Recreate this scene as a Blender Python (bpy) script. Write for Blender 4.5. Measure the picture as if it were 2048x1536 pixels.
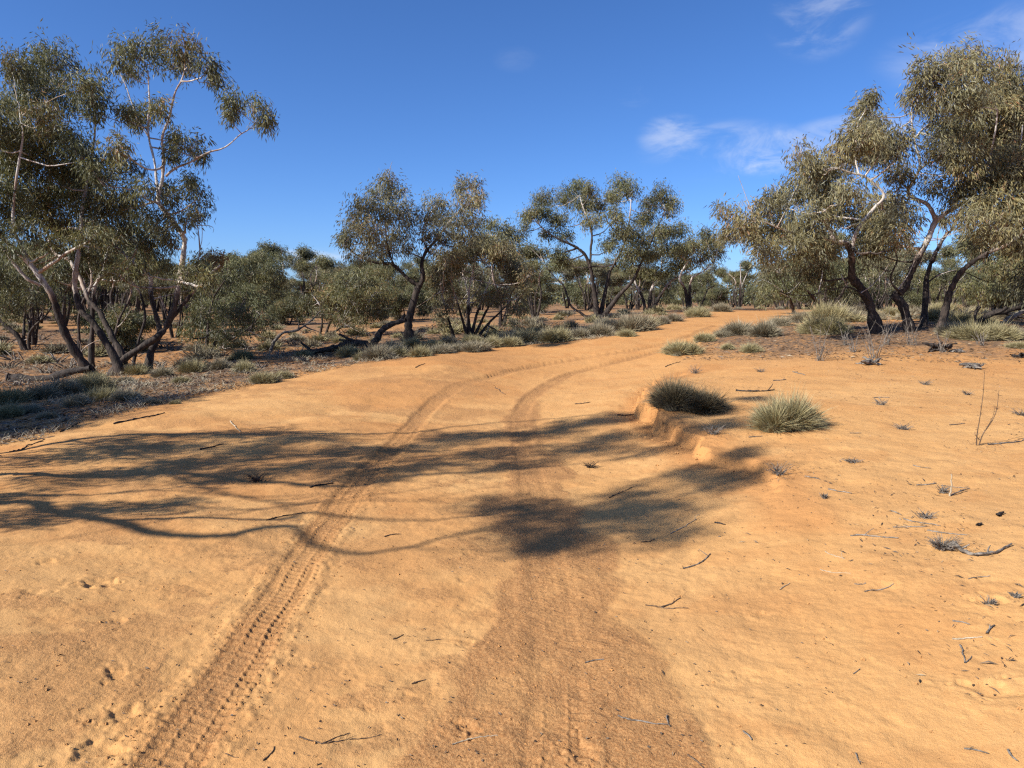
import bpy, math, random
import numpy as np
from mathutils import Vector

for _o in list(bpy.data.objects):
    bpy.data.objects.remove(_o)
SC = bpy.context.scene
COL = SC.collection
RNG = np.random.default_rng(11)

# ------------------------------------------------------------------ camera
FPX, CAMZ, HORIZ = 1500.0, 1.6, 600.0          # focal length in photo pixels, eye height, horizon row
PITCH = math.atan((768 - HORIZ) / FPX)
cd = bpy.data.cameras.new("camera")
cam = bpy.data.objects.new("camera", cd)
COL.objects.link(cam)
cam.location = (0, 0, CAMZ)
cam.rotation_euler = (math.pi / 2 - PITCH, 0, 0)
cd.sensor_width = 36
cd.lens = 36 * FPX / 2048
cd.clip_start, cd.clip_end = 0.05, 5000
SC.camera = cam

# ------------------------------------------------------------------ light
SUN_EL = math.radians(35)
SHA = math.radians(28)                          # ground direction in which shadows fall, from +x towards +y
SDIR = np.array([math.cos(SHA), math.sin(SHA)])
SUNV = np.array([-SDIR[0] * math.cos(SUN_EL), -SDIR[1] * math.cos(SUN_EL), math.sin(SUN_EL)])
world = bpy.data.worlds.new("World")
SC.world = world
world.use_nodes = True
sl = bpy.data.lights.new("sun", 'SUN')
sl.energy = 5.0
sl.angle = math.radians(0.55)
sl.color = (1.0, 0.965, 0.90)
so = bpy.data.objects.new("sun", sl)
COL.objects.link(so)
so.location = (-20, -10, 20)
so.rotation_euler = Vector((-SUNV[0], -SUNV[1], -SUNV[2])).to_track_quat('-Z', 'Y').to_euler()
SC.view_settings.view_transform = 'Standard'
SC.view_settings.look = 'None'
SC.view_settings.exposure = 0.76
SC.view_settings.gamma = 1.0
SC.view_settings.use_curve_mapping = False
SC.render.engine = 'CYCLES'
SC.cycles.use_denoising = False
SC.cycles.filter_width = 1.3
SC.cycles.max_bounces = 6
SC.cycles.transparent_max_bounces = 4


def N(nt, typ, **kw):
    n = nt.nodes.new(typ)
    for k, v in kw.items():
        if k.startswith('i_'):
            n.inputs[k[2:].replace('_', ' ')].default_value = v
        else:
            setattr(n, k, v)
    return n


def pix_dir(u, v):
    xc, yc = (u - 1024) / FPX, (768 - v) / FPX
    d = np.array([xc, math.cos(PITCH) + math.sin(PITCH) * yc, -math.sin(PITCH) + math.cos(PITCH) * yc])
    return d / np.linalg.norm(d)


def build_sky():
    nt = world.node_tree
    nt.nodes.clear()
    L = nt.links.new
    out = N(nt, 'ShaderNodeOutputWorld')
    bg = N(nt, 'ShaderNodeBackground')
    bg.inputs['Strength'].default_value = 0.088
    sky = N(nt, 'ShaderNodeTexSky', sky_type='NISHITA', sun_disc=False, sun_elevation=SUN_EL,
            sun_rotation=math.atan2(SUNV[0], SUNV[1]), altitude=60, air_density=0.7, dust_density=0.65, ozone_density=5.0)
    hsv = N(nt, 'ShaderNodeHueSaturation')
    hsv.inputs['Saturation'].default_value = 1.06
    hsv.inputs['Value'].default_value = 1.0
    tint = N(nt, 'ShaderNodeMix', data_type='RGBA', blend_type='MULTIPLY')       # clear dry-inland air: a deeper blue than the default
    tint.inputs['Factor'].default_value = 1.0
    tint.inputs['B'].default_value = (.84, .97, 1.19, 1)
    L(sky.outputs[0], tint.inputs['A'])
    L(tint.outputs['Result'], hsv.inputs['Color'])
    tc = N(nt, 'ShaderNodeTexCoord')
    # thin wisps of cirrus: stretched noise, strongest round a few cloud centres, faint elsewhere
    mp = N(nt, 'ShaderNodeMapping')
    mp.inputs['Scale'].default_value = (6.5, 9.0, 19.0)
    mp.inputs['Rotation'].default_value = (0.12, 0.35, 0.2)
    L(tc.outputs['Generated'], mp.inputs['Vector'])
    nz = N(nt, 'ShaderNodeTexNoise')
    nz.inputs['Scale'].default_value = 1.3
    nz.inputs['Detail'].default_value = 7
    nz.inputs['Roughness'].default_value = 0.62
    nz.inputs['Distortion'].default_value = 0.7
    L(mp.outputs[0], nz.inputs['Vector'])
    ramp = N(nt, 'ShaderNodeMapRange', interpolation_type='SMOOTHSTEP')
    ramp.inputs['From Min'].default_value = 0.40
    ramp.inputs['From Max'].default_value = 0.70
    L(nz.outputs['Fac'], ramp.inputs['Value'])
    prev = None
    #        u     v    across down  weight
    for (u, v, ru, rv, w) in [(1345, 275, 55, 36, .38), (1540, 305, 90, 36, .62), (1450, 300, 130, 45, .32), (1272, 193, 30, 16, .14),
                              (1640, 30, 70, 60, .26), (2000, 95, 150, 55, .30), (630, 518, 80, 18, .65), (1035, 120, 40, 20, .05), (1700, 262, 90, 25, .3)]:
        d = pix_dir(u, v)
        r = np.cross(d, [0, 0, 1.0]); r /= np.linalg.norm(r)
        upv = np.cross(r, d)
        terms = []
        for vec, rad in ((r, ru / FPX), (upv, rv / FPX)):
            dp = N(nt, 'ShaderNodeVectorMath', operation='DOT_PRODUCT')
            L(tc.outputs['Generated'], dp.inputs[0])
            dp.inputs[1].default_value = tuple(vec)
            m = N(nt, 'ShaderNodeMath', operation='MULTIPLY')
            L(dp.outputs['Value'], m.inputs[0]); m.inputs[1].default_value = 1 / rad
            q = N(nt, 'ShaderNodeMath', operation='MULTIPLY')
            L(m.outputs[0], q.inputs[0]); L(m.outputs[0], q.inputs[1])
            terms.append(q)
        a = N(nt, 'ShaderNodeMath', operation='ADD')
        L(terms[0].outputs[0], a.inputs[0]); L(terms[1].outputs[0], a.inputs[1])
        g = N(nt, 'ShaderNodeMapRange', interpolation_type='SMOOTHERSTEP')
        g.inputs['From Min'].default_value = 0.0; g.inputs['From Max'].default_value = 1.9
        g.inputs['To Min'].default_value = w; g.inputs['To Max'].default_value = 0.0
        L(a.outputs[0], g.inputs['Value'])
        # only the hemisphere of that cloud
        dp = N(nt, 'ShaderNodeVectorMath', operation='DOT_PRODUCT')
        L(tc.outputs['Generated'], dp.inputs[0]); dp.inputs[1].default_value = tuple(d)
        gt = N(nt, 'ShaderNodeMath', operation='GREATER_THAN'); gt.inputs[1].default_value = 0
        L(dp.outputs['Value'], gt.inputs[0])
        mm = N(nt, 'ShaderNodeMath', operation='MULTIPLY')
        L(g.outputs[0], mm.inputs[0]); L(gt.outputs[0], mm.inputs[1])
        if prev is None:
            prev = mm
        else:
            mx = N(nt, 'ShaderNodeMath', operation='MAXIMUM')
            L(prev.outputs[0], mx.inputs[0]); L(mm.outputs[0], mx.inputs[1])
            prev = mx
    fac = N(nt, 'ShaderNodeMath', operation='MULTIPLY')
    L(prev.outputs[0], fac.inputs[0]); L(ramp.outputs[0], fac.inputs[1])
    mix = N(nt, 'ShaderNodeMix', data_type='RGBA')
    L(fac.outputs[0], mix.inputs['Factor'])
    L(hsv.outputs[0], mix.inputs['A'])
    mix.inputs['B'].default_value = (5.9, 6.2, 6.9, 1)
    L(mix.outputs['Result'], bg.inputs['Color'])
    L(bg.outputs[0], out.inputs[0])


build_sky()


# ------------------------------------------------------------------ helpers
def at(u, v, d):
    """the world point seen at photo pixel (u, v) at a distance d along +y"""
    xc, yc = (u - 1024) / FPX, (768 - v) / FPX
    t = d / (math.cos(PITCH) + math.sin(PITCH) * yc)
    return np.array([xc * t, d, CAMZ + (-math.sin(PITCH) + math.cos(PITCH) * yc) * t])


def at_z(u, v, z):
    xc, yc = (u - 1024) / FPX, (768 - v) / FPX
    dz = -math.sin(PITCH) + math.cos(PITCH) * yc
    t = (z - CAMZ) / dz
    return np.array([xc * t, (math.cos(PITCH) + math.sin(PITCH) * yc) * t, z])


def hash2(ix, iy, seed):
    h = (ix.astype(np.int64) * 374761393 + iy.astype(np.int64) * 668265263 + seed * 1442695041) & 0x7fffffff
    h = ((h ^ (h >> 13)) * 1274126177) & 0x7fffffff
    h = h ^ (h >> 16)
    return (h & 0xffff) / 65535.0


def vnoise(x, y, seed=0):
    x = np.asarray(x, float); y = np.asarray(y, float)
    ix, iy = np.floor(x), np.floor(y)
    fx, fy = x - ix, y - iy
    fx = fx * fx * fx * (fx * (fx * 6 - 15) + 10); fy = fy * fy * fy * (fy * (fy * 6 - 15) + 10)
    a = hash2(ix, iy, seed); b = hash2(ix + 1, iy, seed); c = hash2(ix, iy + 1, seed); d = hash2(ix + 1, iy + 1, seed)
    return (a * (1 - fx) + b * fx) * (1 - fy) + (c * (1 - fx) + d * fx) * fy


def fbm(x, y, seed=0, octv=4, gain=0.5):
    s, a, t = 0.0, 1.0, 0.0
    for k in range(octv):
        s = s + a * (vnoise(x * 2 ** k + 17.3 * k, y * 2 ** k - 9.1 * k, seed + k) - 0.5)
        t += a
        a *= gain
    return s / t


def sstep(a, b, x):
    t = np.clip((x - a) / (b - a), 0, 1)
    return t * t * (3 - 2 * t)


# ------------------------------------------------------------------ terrain
CP = []
for (u, v, z) in [
    (1024, 1536, 0), (0, 1536, .03), (2048, 1536, .1), (-700, 1536, .1), (2700, 1536, .25),
    (1024, 1200, 0), (300, 1200, 0), (0, 1200, .05), (1500, 1200, .05), (2048, 1200, .22), (2400, 1200, .3), (-400, 1200, .08),
    (1050, 1000, 0), (600, 1000, .02), (0, 1000, .06), (-500, 1000, .08), (1400, 1000, .06), (1620, 1000, .2), (2048, 1000, .28), (2500, 1000, .36),
    (1050, 880, 0), (700, 880, .04), (300, 880, .08), (0, 910, .09), (1250, 880, .03), (1440, 885, .2), (1600, 865, .28), (1900, 880, .3), (2048, 860, .34), (2500, 860, .4),
    (1050, 800, .06), (850, 800, .1), (600, 780, .18), (400, 800, .17), (200, 840, .13), (1290, 815, .17), (1450, 815, .28),
    (1150, 740, .22), (1000, 755, .18), (900, 725, .38), (700, 735, .3), (1340, 700, .5), (1550, 720, .5), (1740, 720, .55), (1950, 730, .5), (2300, 730, .5),
    (1200, 690, .55), (1300, 665, .75), (1400, 640, .95), (1480, 620, 1.15), (1570, 628, 1.05), (1420, 628, 1.05), (1560, 619, 1.15), (1640, 624, 1.08),
    (1800, 655, .95), (1650, 640, .95), (2000, 665, .9), (1500, 670, .75), (2400, 670, .9),
    (60, 800, 0), (210, 752, 0), (320, 745, .05), (0, 850, -.03), (100, 770, 0), (500, 730, .2), (640, 715, .25), (760, 705, .35), (820, 685, .45),
    (950, 670, .5), (1190, 632, .85), (0, 690, .2), (300, 680, .2), (600, 655, .4), (-400, 800, 0), (-400, 700, .1), (-900, 850, .05)]:
    CP.append(at_z(u, v, z))
for (x, y, z) in [(0, 1.2, 0), (0, -3, 0), (-4, -2, .05), (4, -2, .2), (-10, 0, .1), (10, 0, .4), (-9, 4.5, .05), (0, -20, .1), (-20, -15, .1), (20, -15, .4), (-30, 5, .1), (30, 5, .6)]:
    CP.append(np.array([x, y, z]))
for r, z in ((60, .85), (120, .88), (400, .9), (1600, .9)):
    for k in range(14):
        a = 2 * math.pi * k / 14 + r
        CP.append(np.array([r * math.cos(a), r * math.sin(a), z if math.sin(a) > 0 else .5 + (z - .5) * min(1, r / 300)]))
CP = np.array(CP)


def warp(x, y):
    r = np.sqrt(x * x + y * y) + 1e-6
    k = np.log1p(r / 6.0) / r
    return x * k, y * k


def tps_fit():
    wx, wy = warp(CP[:, 0], CP[:, 1])
    n = len(CP)
    r2 = (wx[:, None] - wx[None]) ** 2 + (wy[:, None] - wy[None]) ** 2
    K = 0.5 * r2 * np.log(r2 + 1e-12) + np.eye(n) * 0.004
    P = np.stack([np.ones(n), wx, wy], 1)
    A = np.block([[K, P], [P.T, np.zeros((3, 3))]])
    s = np.linalg.solve(A, np.concatenate([CP[:, 2], np.zeros(3)]))
    return wx, wy, s[:n], s[n:]


TPS = tps_fit()


def h_base(x, y):
    x = np.asarray(x, float); y = np.asarray(y, float)
    shp = x.shape
    wx, wy = warp(x.ravel(), y.ravel())
    cx, cy, w, a = TPS
    out = a[0] + a[1] * wx + a[2] * wy
    for i in range(0, len(wx), 40000):
        r2 = (wx[i:i + 40000, None] - cx[None]) ** 2 + (wy[i:i + 40000, None] - cy[None]) ** 2
        out[i:i + 40000] += (0.5 * r2 * np.log(r2 + 1e-12)) @ w
    return out.reshape(shp)


def hit_base(u, v):
    """where the ray through a photo pixel meets the smooth terrain"""
    d = pix_dir(u, v)
    t = np.geomspace(1.2, 300, 1500)
    P = np.array([0, 0, CAMZ]) + t[:, None] * d
    below = np.nonzero(P[:, 2] < h_base(P[:, 0], P[:, 1]))[0]
    if len(below) == 0:
        return P[-1]
    return P[below[0]]


def polyline(pts, n=400):
    pts = np.asarray(pts, float)
    s = np.concatenate([[0], np.cumsum(np.linalg.norm(np.diff(pts, axis=0), axis=1))])
    q = catmull(pts, 12)
    s = np.concatenate([[0], np.cumsum(np.linalg.norm(np.diff(q, axis=0), axis=1))])
    t = np.linspace(0, s[-1], n)
    return np.stack([np.interp(t, s, q[:, k]) for k in range(q.shape[1])], 1)


def catmull(p, sub):
    p = np.asarray(p, float)
    if len(p) < 3:
        t = np.linspace(0, 1, sub + 1)[:, None]
        return p[0] * (1 - t) + p[-1] * t
    q = np.vstack([2 * p[0] - p[1], p, 2 * p[-1] - p[-2]])
    out = []
    t = np.linspace(0, 1, sub, endpoint=False)[:, None]
    for i in range(1, len(q) - 2):
        a, b, c, d = q[i - 1], q[i], q[i + 1], q[i + 2]
        out.append(0.5 * (2 * b + (c - a) * t + (2 * a - 5 * b + 4 * c - d) * t ** 2 + (3 * b - a - 3 * c + d) * t ** 3))
    out.append(p[-1:])
    return np.vstack(out)


TRACKS = []
for px in ([(290, 1600), (330, 1536), (440, 1380), (560, 1200), (640, 1070), (722, 960), (800, 880), (850, 822), (910, 777), (985, 752), (1080, 731), (1180, 714), (1280, 698), (1380, 672), (1440, 650)],
           [(1112, 1640), (1110, 1536), (1112, 1300), (1095, 1150), (1080, 1050), (1058, 940), (1040, 860), (1045, 818), (1085, 778), (1150, 747), (1240, 722), (1330, 700), (1410, 678), (1480, 652)]):
    w = polyline([hit_base(*q)[:2] for q in px], 500)
    w = np.vstack([w[:1] + (w[0] - w[3]) * 60, w])
    s = np.concatenate([[0], np.cumsum(np.linalg.norm(np.diff(w, axis=0), axis=1))])
    ang = np.arctan2(np.gradient(w[:, 0]), np.gradient(w[:, 1]))
    TRACKS.append((w[:, 1], w[:, 0], s, ang))


def track_st(k, x, y):
    ty, tx, ts, ta = TRACKS[k]
    xc, s, a = np.interp(y, ty, tx), np.interp(y, ty, ts), np.interp(y, ty, ta)
    for _ in range(2):                                   # refine: step along the curve to the foot of the normal
        yy = y - 0  # first guess keeps the same y
    t = (x - xc) * np.cos(a)
    s = s + (x - xc) * np.sin(a)
    return s, t, (y > ty[0]) & (y < ty[-1])


BANK = polyline([hit_base(*q)[:2] for q in [(1420, 735), (1330, 765), (1285, 805), (1300, 845), (1345, 872), (1380, 893), (1410, 915), (1480, 935), (1540, 965), (1590, 1040)]], 160)
PITS = []
_r = np.random.default_rng(5)
for (u, v, r, dp) in [(195, 1165, .075, .03), (95, 1120, .05, .015), (230, 1350, .05, .02), (240, 1430, .06, .02), (935, 1290, .05, .012), (930, 1455, .05, .02), (925, 1160, .05, .012),
                      (935, 1110, .05, .012), (1975, 1380, .08, .02), (1980, 1205, .06, .02), (190, 1500, .07, .02), (520, 1360, .05, .015), (600, 1325, .05, .012), (340, 1180, .05, .01),
                      (1530, 1230, .05, .01), (1770, 1180, .06, .012), (510, 957, .10, .02), (1160, 1505, .06, .02), (1185, 930, .07, .015), (240, 1245, .05, .015), (70, 1190, .06, .015)]:
    p = hit_base(u, v)
    PITS.append((p[0], p[1], r, dp))
for _ in range(70):
    p = hit_base(_r.uniform(-100, 2100), _r.uniform(960, 1600))
    PITS.append((p[0], p[1], _r.uniform(.012, .035), _r.uniform(.002, .007)))


def tread(s, t, seed):
    """tyre print: shoulder lugs, two zigzag ribs, diagonal blocks between; returns height in metres"""
    at_ = np.abs(t)
    s = s + 0.006 * fbm(s * 6, t * 8, seed + 7, 2)
    zig = 0.010 * (2 * np.abs((s / 0.055) % 1 - 0.5) - 0.5)
    rib = np.exp(-((t - 0.048 - zig) / 0.007) ** 2) + np.exp(-((t + 0.048 + zig) / 0.007) ** 2)
    lug = sstep(0.52, 0.72, np.abs(((s + 0.10 * at_) / 0.055) % 1 - 0.5) * 2) * sstep(.055, .065, at_)
    diag = sstep(0.70, 0.86, np.abs(((s + 0.45 * t) / 0.055) % 1 - 0.5) * 2) * (at_ < .048)
    return 0.0105 * np.clip(rib + 0.9 * lug + 0.55 * diag, 0, 1.2) * (.6 + .65 * sstep(-.3, .2, fbm(s * 3.1, t * 9, seed + 3, 3)))


def terrain(x, y):
    x = np.asarray(x, float); y = np.asarray(y, float)
    h = h_base(x, y)
    r = np.sqrt(x * x + y * y)
    near = 1 - sstep(9, 20, r)
    # soft humps blown across the track and the open sand
    left = sstep(0.5, -2.0, x) * sstep(4, 5.5, y)
    h = h + (0.035 + 0.05 * left) * fbm(x * 0.9, y * 1.6, 3, 2) * near
    h = h + 0.10 * fbm(x * .25, y * .25, 21, 3) * sstep(12, 30, r)
    h = h + 0.022 * fbm(x * 4.0, y * 4.0, 9, 3) * near
    n8 = 1 - sstep(6, 12, r)
    h = h + (0.010 * fbm(x * 8.5, y * 8.5, 14, 3) + 0.0045 * fbm(x * 26, y * 26, 15, 3, .65) * (.5 + 1.2 * sstep(-.1, .15, fbm(x * 1.1, y * 1.1, 16, 3)))) * n8
    far_rough = 0.06 * fbm(x * 1.2, y * 1.2, 12, 4) * sstep(10, 16, r)
    h = h + far_rough
    # eroded bank
    m = (x > 0.3) & (x < 6) & (y > 3.5) & (y < 16)
    if m.any():
        xm, ym = x[m], y[m]
        d2 = (xm[:, None] - BANK[None, :, 0]) ** 2 + (ym[:, None] - BANK[None, :, 1]) ** 2
        i = d2.argmin(1)
        tv = BANK[np.minimum(i + 1, len(BANK) - 1)] - BANK[np.maximum(i - 1, 0)]
        tv /= np.linalg.norm(tv, axis=1)[:, None]
        ex, ey = xm - BANK[i, 0], ym - BANK[i, 1]
        side = tv[:, 0] * ey - tv[:, 1] * ex              # left of the far-to-near line is the upper side
        sd = np.sqrt(d2[np.arange(len(i)), i]) * np.sign(side) + 0.34 * fbm(xm * 2.6, ym * 2.6, 31, 4) + .10 * fbm(xm * 11, ym * 11, 35, 4, .65)
        f = i / (len(BANK) - 1.0)
        amp = np.interp(f, [0, .12, .28, .42, .62, .8, 1], [0, .04, .22, .25, .15, .07, 0])
        step = np.where(sd > 0, sstep(0, .11, sd) * np.exp(-np.maximum(sd, 0) / .65), 0) - 0.25 * np.exp(-(np.minimum(sd, 0) / .3) ** 2) * (sd <= 0)
        h[m] += amp * step
    # wheel tracks: shallow trough, pushed up rims, tread
    for k in (0, 1):
        s, t, ok = track_st(k, x, y)
        ok = ok & (np.abs(t) < .5)
        if not ok.any():
            continue
        ss, tt, yy = s[ok], t[ok], y[ok]
        wob = tt + 0.012 * fbm(ss * 2.2, tt * 0 + k, 40, 2)
        a = np.abs(wob)
        trough = 1 - sstep(.095 + .02 * fbm(ss * 5, wob * 0 + np.sign(wob), 48, 3), .135, a)
        rim = np.exp(-((a - .165) / .035) ** 2) * (0.6 + 1.6 * np.abs(fbm(ss * 9, wob * 12, 44, 3)))
        if k == 0:
            st = np.interp(yy, [0, 9, 12, 30], [1, 1, .8, .5])
            pat = sstep(-.42, -.16, fbm(ss * 1.5, wob * 5, 50, 3))
        else:
            st = np.interp(yy, [0, 2.5, 5.5, 7, 10, 12, 20, 30], [.42, .40, .40, .45, .40, .7, .5, .3])
            pat = sstep(-.06, .06, fbm(ss * 1.3, wob * 4, 52, 3))
        deep = np.interp(yy, [0, 7, 11, 16], [.010, .010, .018, .035]) * (.7 + .8 * sstep(-.2, .2, fbm(ss * .9, wob * 2, 47, 3)))
        h[ok] += st * (-deep * trough + 0.006 * rim + pat * tread(ss, wob, 60 + k) * (a < .125)) + st * .012 * fbm(ss * 22, wob * 30, 70, 2) * sstep(.1, .15, a) * (1 - sstep(.17, .3, a))
    # small pits and hoof marks
    for (px, py, pr, dp) in PITS:
        m = (np.abs(x - px) < pr * 3) & (np.abs(y - py) < pr * 3)
        if m.any():
            q = np.sqrt((x[m] - px) ** 2 + (y[m] - py) ** 2) / pr * (1 + 1.9 * fbm((x[m] - px) / pr * 1.6 + px * 50, (y[m] - py) / pr * 1.6, 80, 3))
            h[m] += -.55 * dp * (1 - sstep(.3, 1.0, q)) + dp * .2 * np.exp(-((q - 1.25) / .4) ** 2)
    return h


def hz(x, y):
    return float(terrain(np.array([float(x)]), np.array([float(y)]))[0])


_tt = np.geomspace(1.2, 300, 2200)


def hit(u, v):
    d = pix_dir(u, v)
    P = np.array([0, 0, CAMZ]) + _tt[:, None] * d
    b = np.nonzero(P[:, 2] < h_base(P[:, 0], P[:, 1]))[0]
    p = P[b[0]] if len(b) else P[-1]
    return np.array([p[0], p[1], hz(p[0], p[1])])


def make_mesh(name, V, F, attrs=None, smooth=True, mat=None):
    """V (n,3); F a list of index arrays, (m,4) and/or (m,3)"""
    me = bpy.data.meshes.new(name)
    V = np.asarray(V, np.float32)
    me.vertices.add(len(V))
    me.vertices.foreach_set('co', V.ravel())
    F = [np.asarray(f, np.int32) for f in F if len(f)]
    nl = sum(f.size for f in F); npoly = sum(len(f) for f in F)
    me.loops.add(nl)
    me.loops.foreach_set('vertex_index', np.concatenate([f.ravel() for f in F]))
    me.polygons.add(npoly)
    tot = np.concatenate([np.full(len(f), f.shape[1], np.int32) for f in F])
    me.polygons.foreach_set('loop_start', np.concatenate([[0], np.cumsum(tot)[:-1]]).astype(np.int32))
    me.polygons.foreach_set('loop_total', tot)
    me.polygons.foreach_set('use_smooth', np.full(npoly, smooth))
    for k, a in (attrs or {}).items():
        a = np.asarray(a, np.float32)
        if a.ndim == 1:
            me.attributes.new(k, 'FLOAT', 'POINT').data.foreach_set('value', a)
        else:
            me.attributes.new(k, 'FLOAT_VECTOR', 'POINT').data.foreach_set('vector', a.ravel())
    me.update(calc_edges=True)
    if mat:
        me.materials.append(mat)
    return me


def link(name, data, parent=None, loc=None, **props):
    o = bpy.data.objects.new(name, data)
    COL.objects.link(o)
    if parent is not None:
        o.parent = parent
    if loc is not None:
        o.location = tuple(float(c) for c in loc)
    for k, v in props.items():
        o[k] = v
    return o


# ------------------------------------------------------------------ materials
def new_mat(name):
    m = bpy.data.materials.new(name)
    m.use_nodes = True
    nt = m.node_tree
    nt.nodes.clear()
    out = N(nt, 'ShaderNodeOutputMaterial')
    return m, nt, out


def attr(nt, name):
    return N(nt, 'ShaderNodeAttribute', attribute_name=name)


def mixc(nt, fac, a, b, blend='MIX'):
    n = N(nt, 'ShaderNodeMix', data_type='RGBA', blend_type=blend)
    for sock, val in (('Factor', fac), ('A', a), ('B', b)):
        if hasattr(val, 'is_linked') or hasattr(val, 'links'):
            nt.links.new(val, n.inputs[sock])
        else:
            n.inputs[sock].default_value = val if sock == 'Factor' else (*val, 1)
    return n.outputs['Result']


def rng_node(nt, val, a, b, c=0.0, d=1.0, smooth=True):
    n = N(nt, 'ShaderNodeMapRange', interpolation_type='SMOOTHSTEP' if smooth else 'LINEAR')
    nt.links.new(val, n.inputs['Value'])
    n.inputs['From Min'].default_value, n.inputs['From Max'].default_value = a, b
    n.inputs['To Min'].default_value, n.inputs['To Max'].default_value = c, d
    return n.outputs[0]


def noise(nt, vec, scale, detail=4, rough=.55, dist=0.0):
    n = N(nt, 'ShaderNodeTexNoise')
    n.inputs['Scale'].default_value = scale
    n.inputs['Detail'].default_value = detail
    n.inputs['Roughness'].default_value = rough
    n.inputs['Distortion'].default_value = dist
    nt.links.new(vec, n.inputs['Vector'])
    return n.outputs['Fac']


def sand_material():
    m, nt, out = new_mat('red_sand')
    L = nt.links.new
    geo = N(nt, 'ShaderNodeNewGeometry')
    pos = geo.outputs['Position']
    comp = attr(nt, 'compact').outputs['Fac']
    litter = attr(nt, 'litter').outputs['Fac']
    fine = noise(nt, pos, 0.9, 5, .6)
    med = noise(nt, pos, 5.5, 5, .6, .4)
    grain = noise(nt, pos, 150, 3, .7)
    grit = noise(nt, pos, 42, 4, .7)
    col = mixc(nt, rng_node(nt, fine, .3, .7), (.555, .304, .114), (.515, .262, .090))
    col = mixc(nt, rng_node(nt, med, .52, .72, 0, .55), col, (.43, .205, .070))
    col = mixc(nt, rng_node(nt, grain, .35, .7, 0, .28), col, (.66, .40, .175))
    # compacted, damp-looking crust in and beside the wheel line
    cmix = N(nt, 'ShaderNodeMath', operation='MULTIPLY')
    L(comp, cmix.inputs[0]); cmix.inputs[1].default_value = .95
    redm = attr(nt, 'redden').outputs['Fac']
    col = mixc(nt, redm, col, (.455, .212, .072))
    crust = mixc(nt, rng_node(nt, noise(nt, pos, 85, 3, .75), .36, .64), (.315, .146, .053), (.450, .235, .092))
    col = mixc(nt, cmix.outputs[0], col, crust)
    lit_n = noise(nt, pos, 9, 6, .7)
    lm = N(nt, 'ShaderNodeMath', operation='MULTIPLY')
    L(rng_node(nt, lit_n, .30, .55), lm.inputs[0]); L(litter, lm.inputs[1])
    col = mixc(nt, lm.outputs[0], col, (.150, .098, .062))
    # bump
    gr2 = noise(nt, pos, 320, 2, .6)
    add = N(nt, 'ShaderNodeMath', operation='MULTIPLY_ADD')
    L(grit, add.inputs[0]); L(rng_node(nt, comp, 0, 1, .45, 1.25), add.inputs[1]); 
    g2 = N(nt, 'ShaderNodeMath', operation='MULTIPLY'); L(gr2, g2.inputs[0]); g2.inputs[1].default_value = .35
    L(g2.outputs[0], add.inputs[2])
    add2 = N(nt, 'ShaderNodeMath', operation='MULTIPLY_ADD')
    L(med, add2.inputs[0]); add2.inputs[1].default_value = 1.6; L(add.outputs[0], add2.inputs[2])
    bump = N(nt, 'ShaderNodeBump')
    bump.inputs['Strength'].default_value = .75
    bump.inputs['Distance'].default_value = .013
    L(add2.outputs[0], bump.inputs['Height'])
    b = N(nt, 'ShaderNodeBsdfPrincipled')
    b.inputs['Roughness'].default_value = .95
    b.inputs['Specular IOR Level'].default_value = .12
    L(col, b.inputs['Base Color']); L(bump.outputs[0], b.inputs['Normal'])
    L(b.outputs[0], out.inputs[0])
    return m


def bark_material():
    m, nt, out = new_mat('mallee_bark')
    L = nt.links.new
    tcn = N(nt, 'ShaderNodeTexCoord')
    mp = N(nt, 'ShaderNodeMapping'); mp.inputs['Scale'].default_value = (1, 1, .22)
    L(tcn.outputs['Object'], mp.inputs['Vector'])
    pale = attr(nt, 'pale').outputs['Fac']
    n1 = noise(nt, mp.outputs[0], 16, 5, .65, .5)
    n2 = noise(nt, mp.outputs[0], 5.5, 4, .6, .6)
    smooth = mixc(nt, rng_node(nt, n2, .38, .66), (.52, .48, .43), (.30, .19, .125))
    smooth = mixc(nt, rng_node(nt, n1, .55, .75, 0, .7), smooth, (.58, .55, .50))
    rough = mixc(nt, rng_node(nt, n1, .35, .7), (.020, .016, .014), (.085, .062, .048))
    s = N(nt, 'ShaderNodeMath', operation='ADD'); L(pale, s.inputs[0])
    nn = N(nt, 'ShaderNodeMath', operation='MULTIPLY_ADD'); L(n2, nn.inputs[0]); nn.inputs[1].default_value = .9; nn.inputs[2].default_value = -.45
    L(nn.outputs[0], s.inputs[1])
    f = rng_node(nt, s.outputs[0], .38, .58)
    col = mixc(nt, f, rough, smooth)
    bump = N(nt, 'ShaderNodeBump'); bump.inputs['Distance'].default_value = .03
    L(n1, bump.inputs['Height']); L(rng_node(nt, f, 0, 1, .9, .2), bump.inputs['Strength'])
    b = N(nt, 'ShaderNodeBsdfPrincipled'); b.inputs['Roughness'].default_value = .8; b.inputs['Specular IOR Level'].default_value = .2
    L(col, b.inputs['Base Color']); L(bump.outputs[0], b.inputs['Normal']); L(b.outputs[0], out.inputs[0])
    return m


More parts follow.
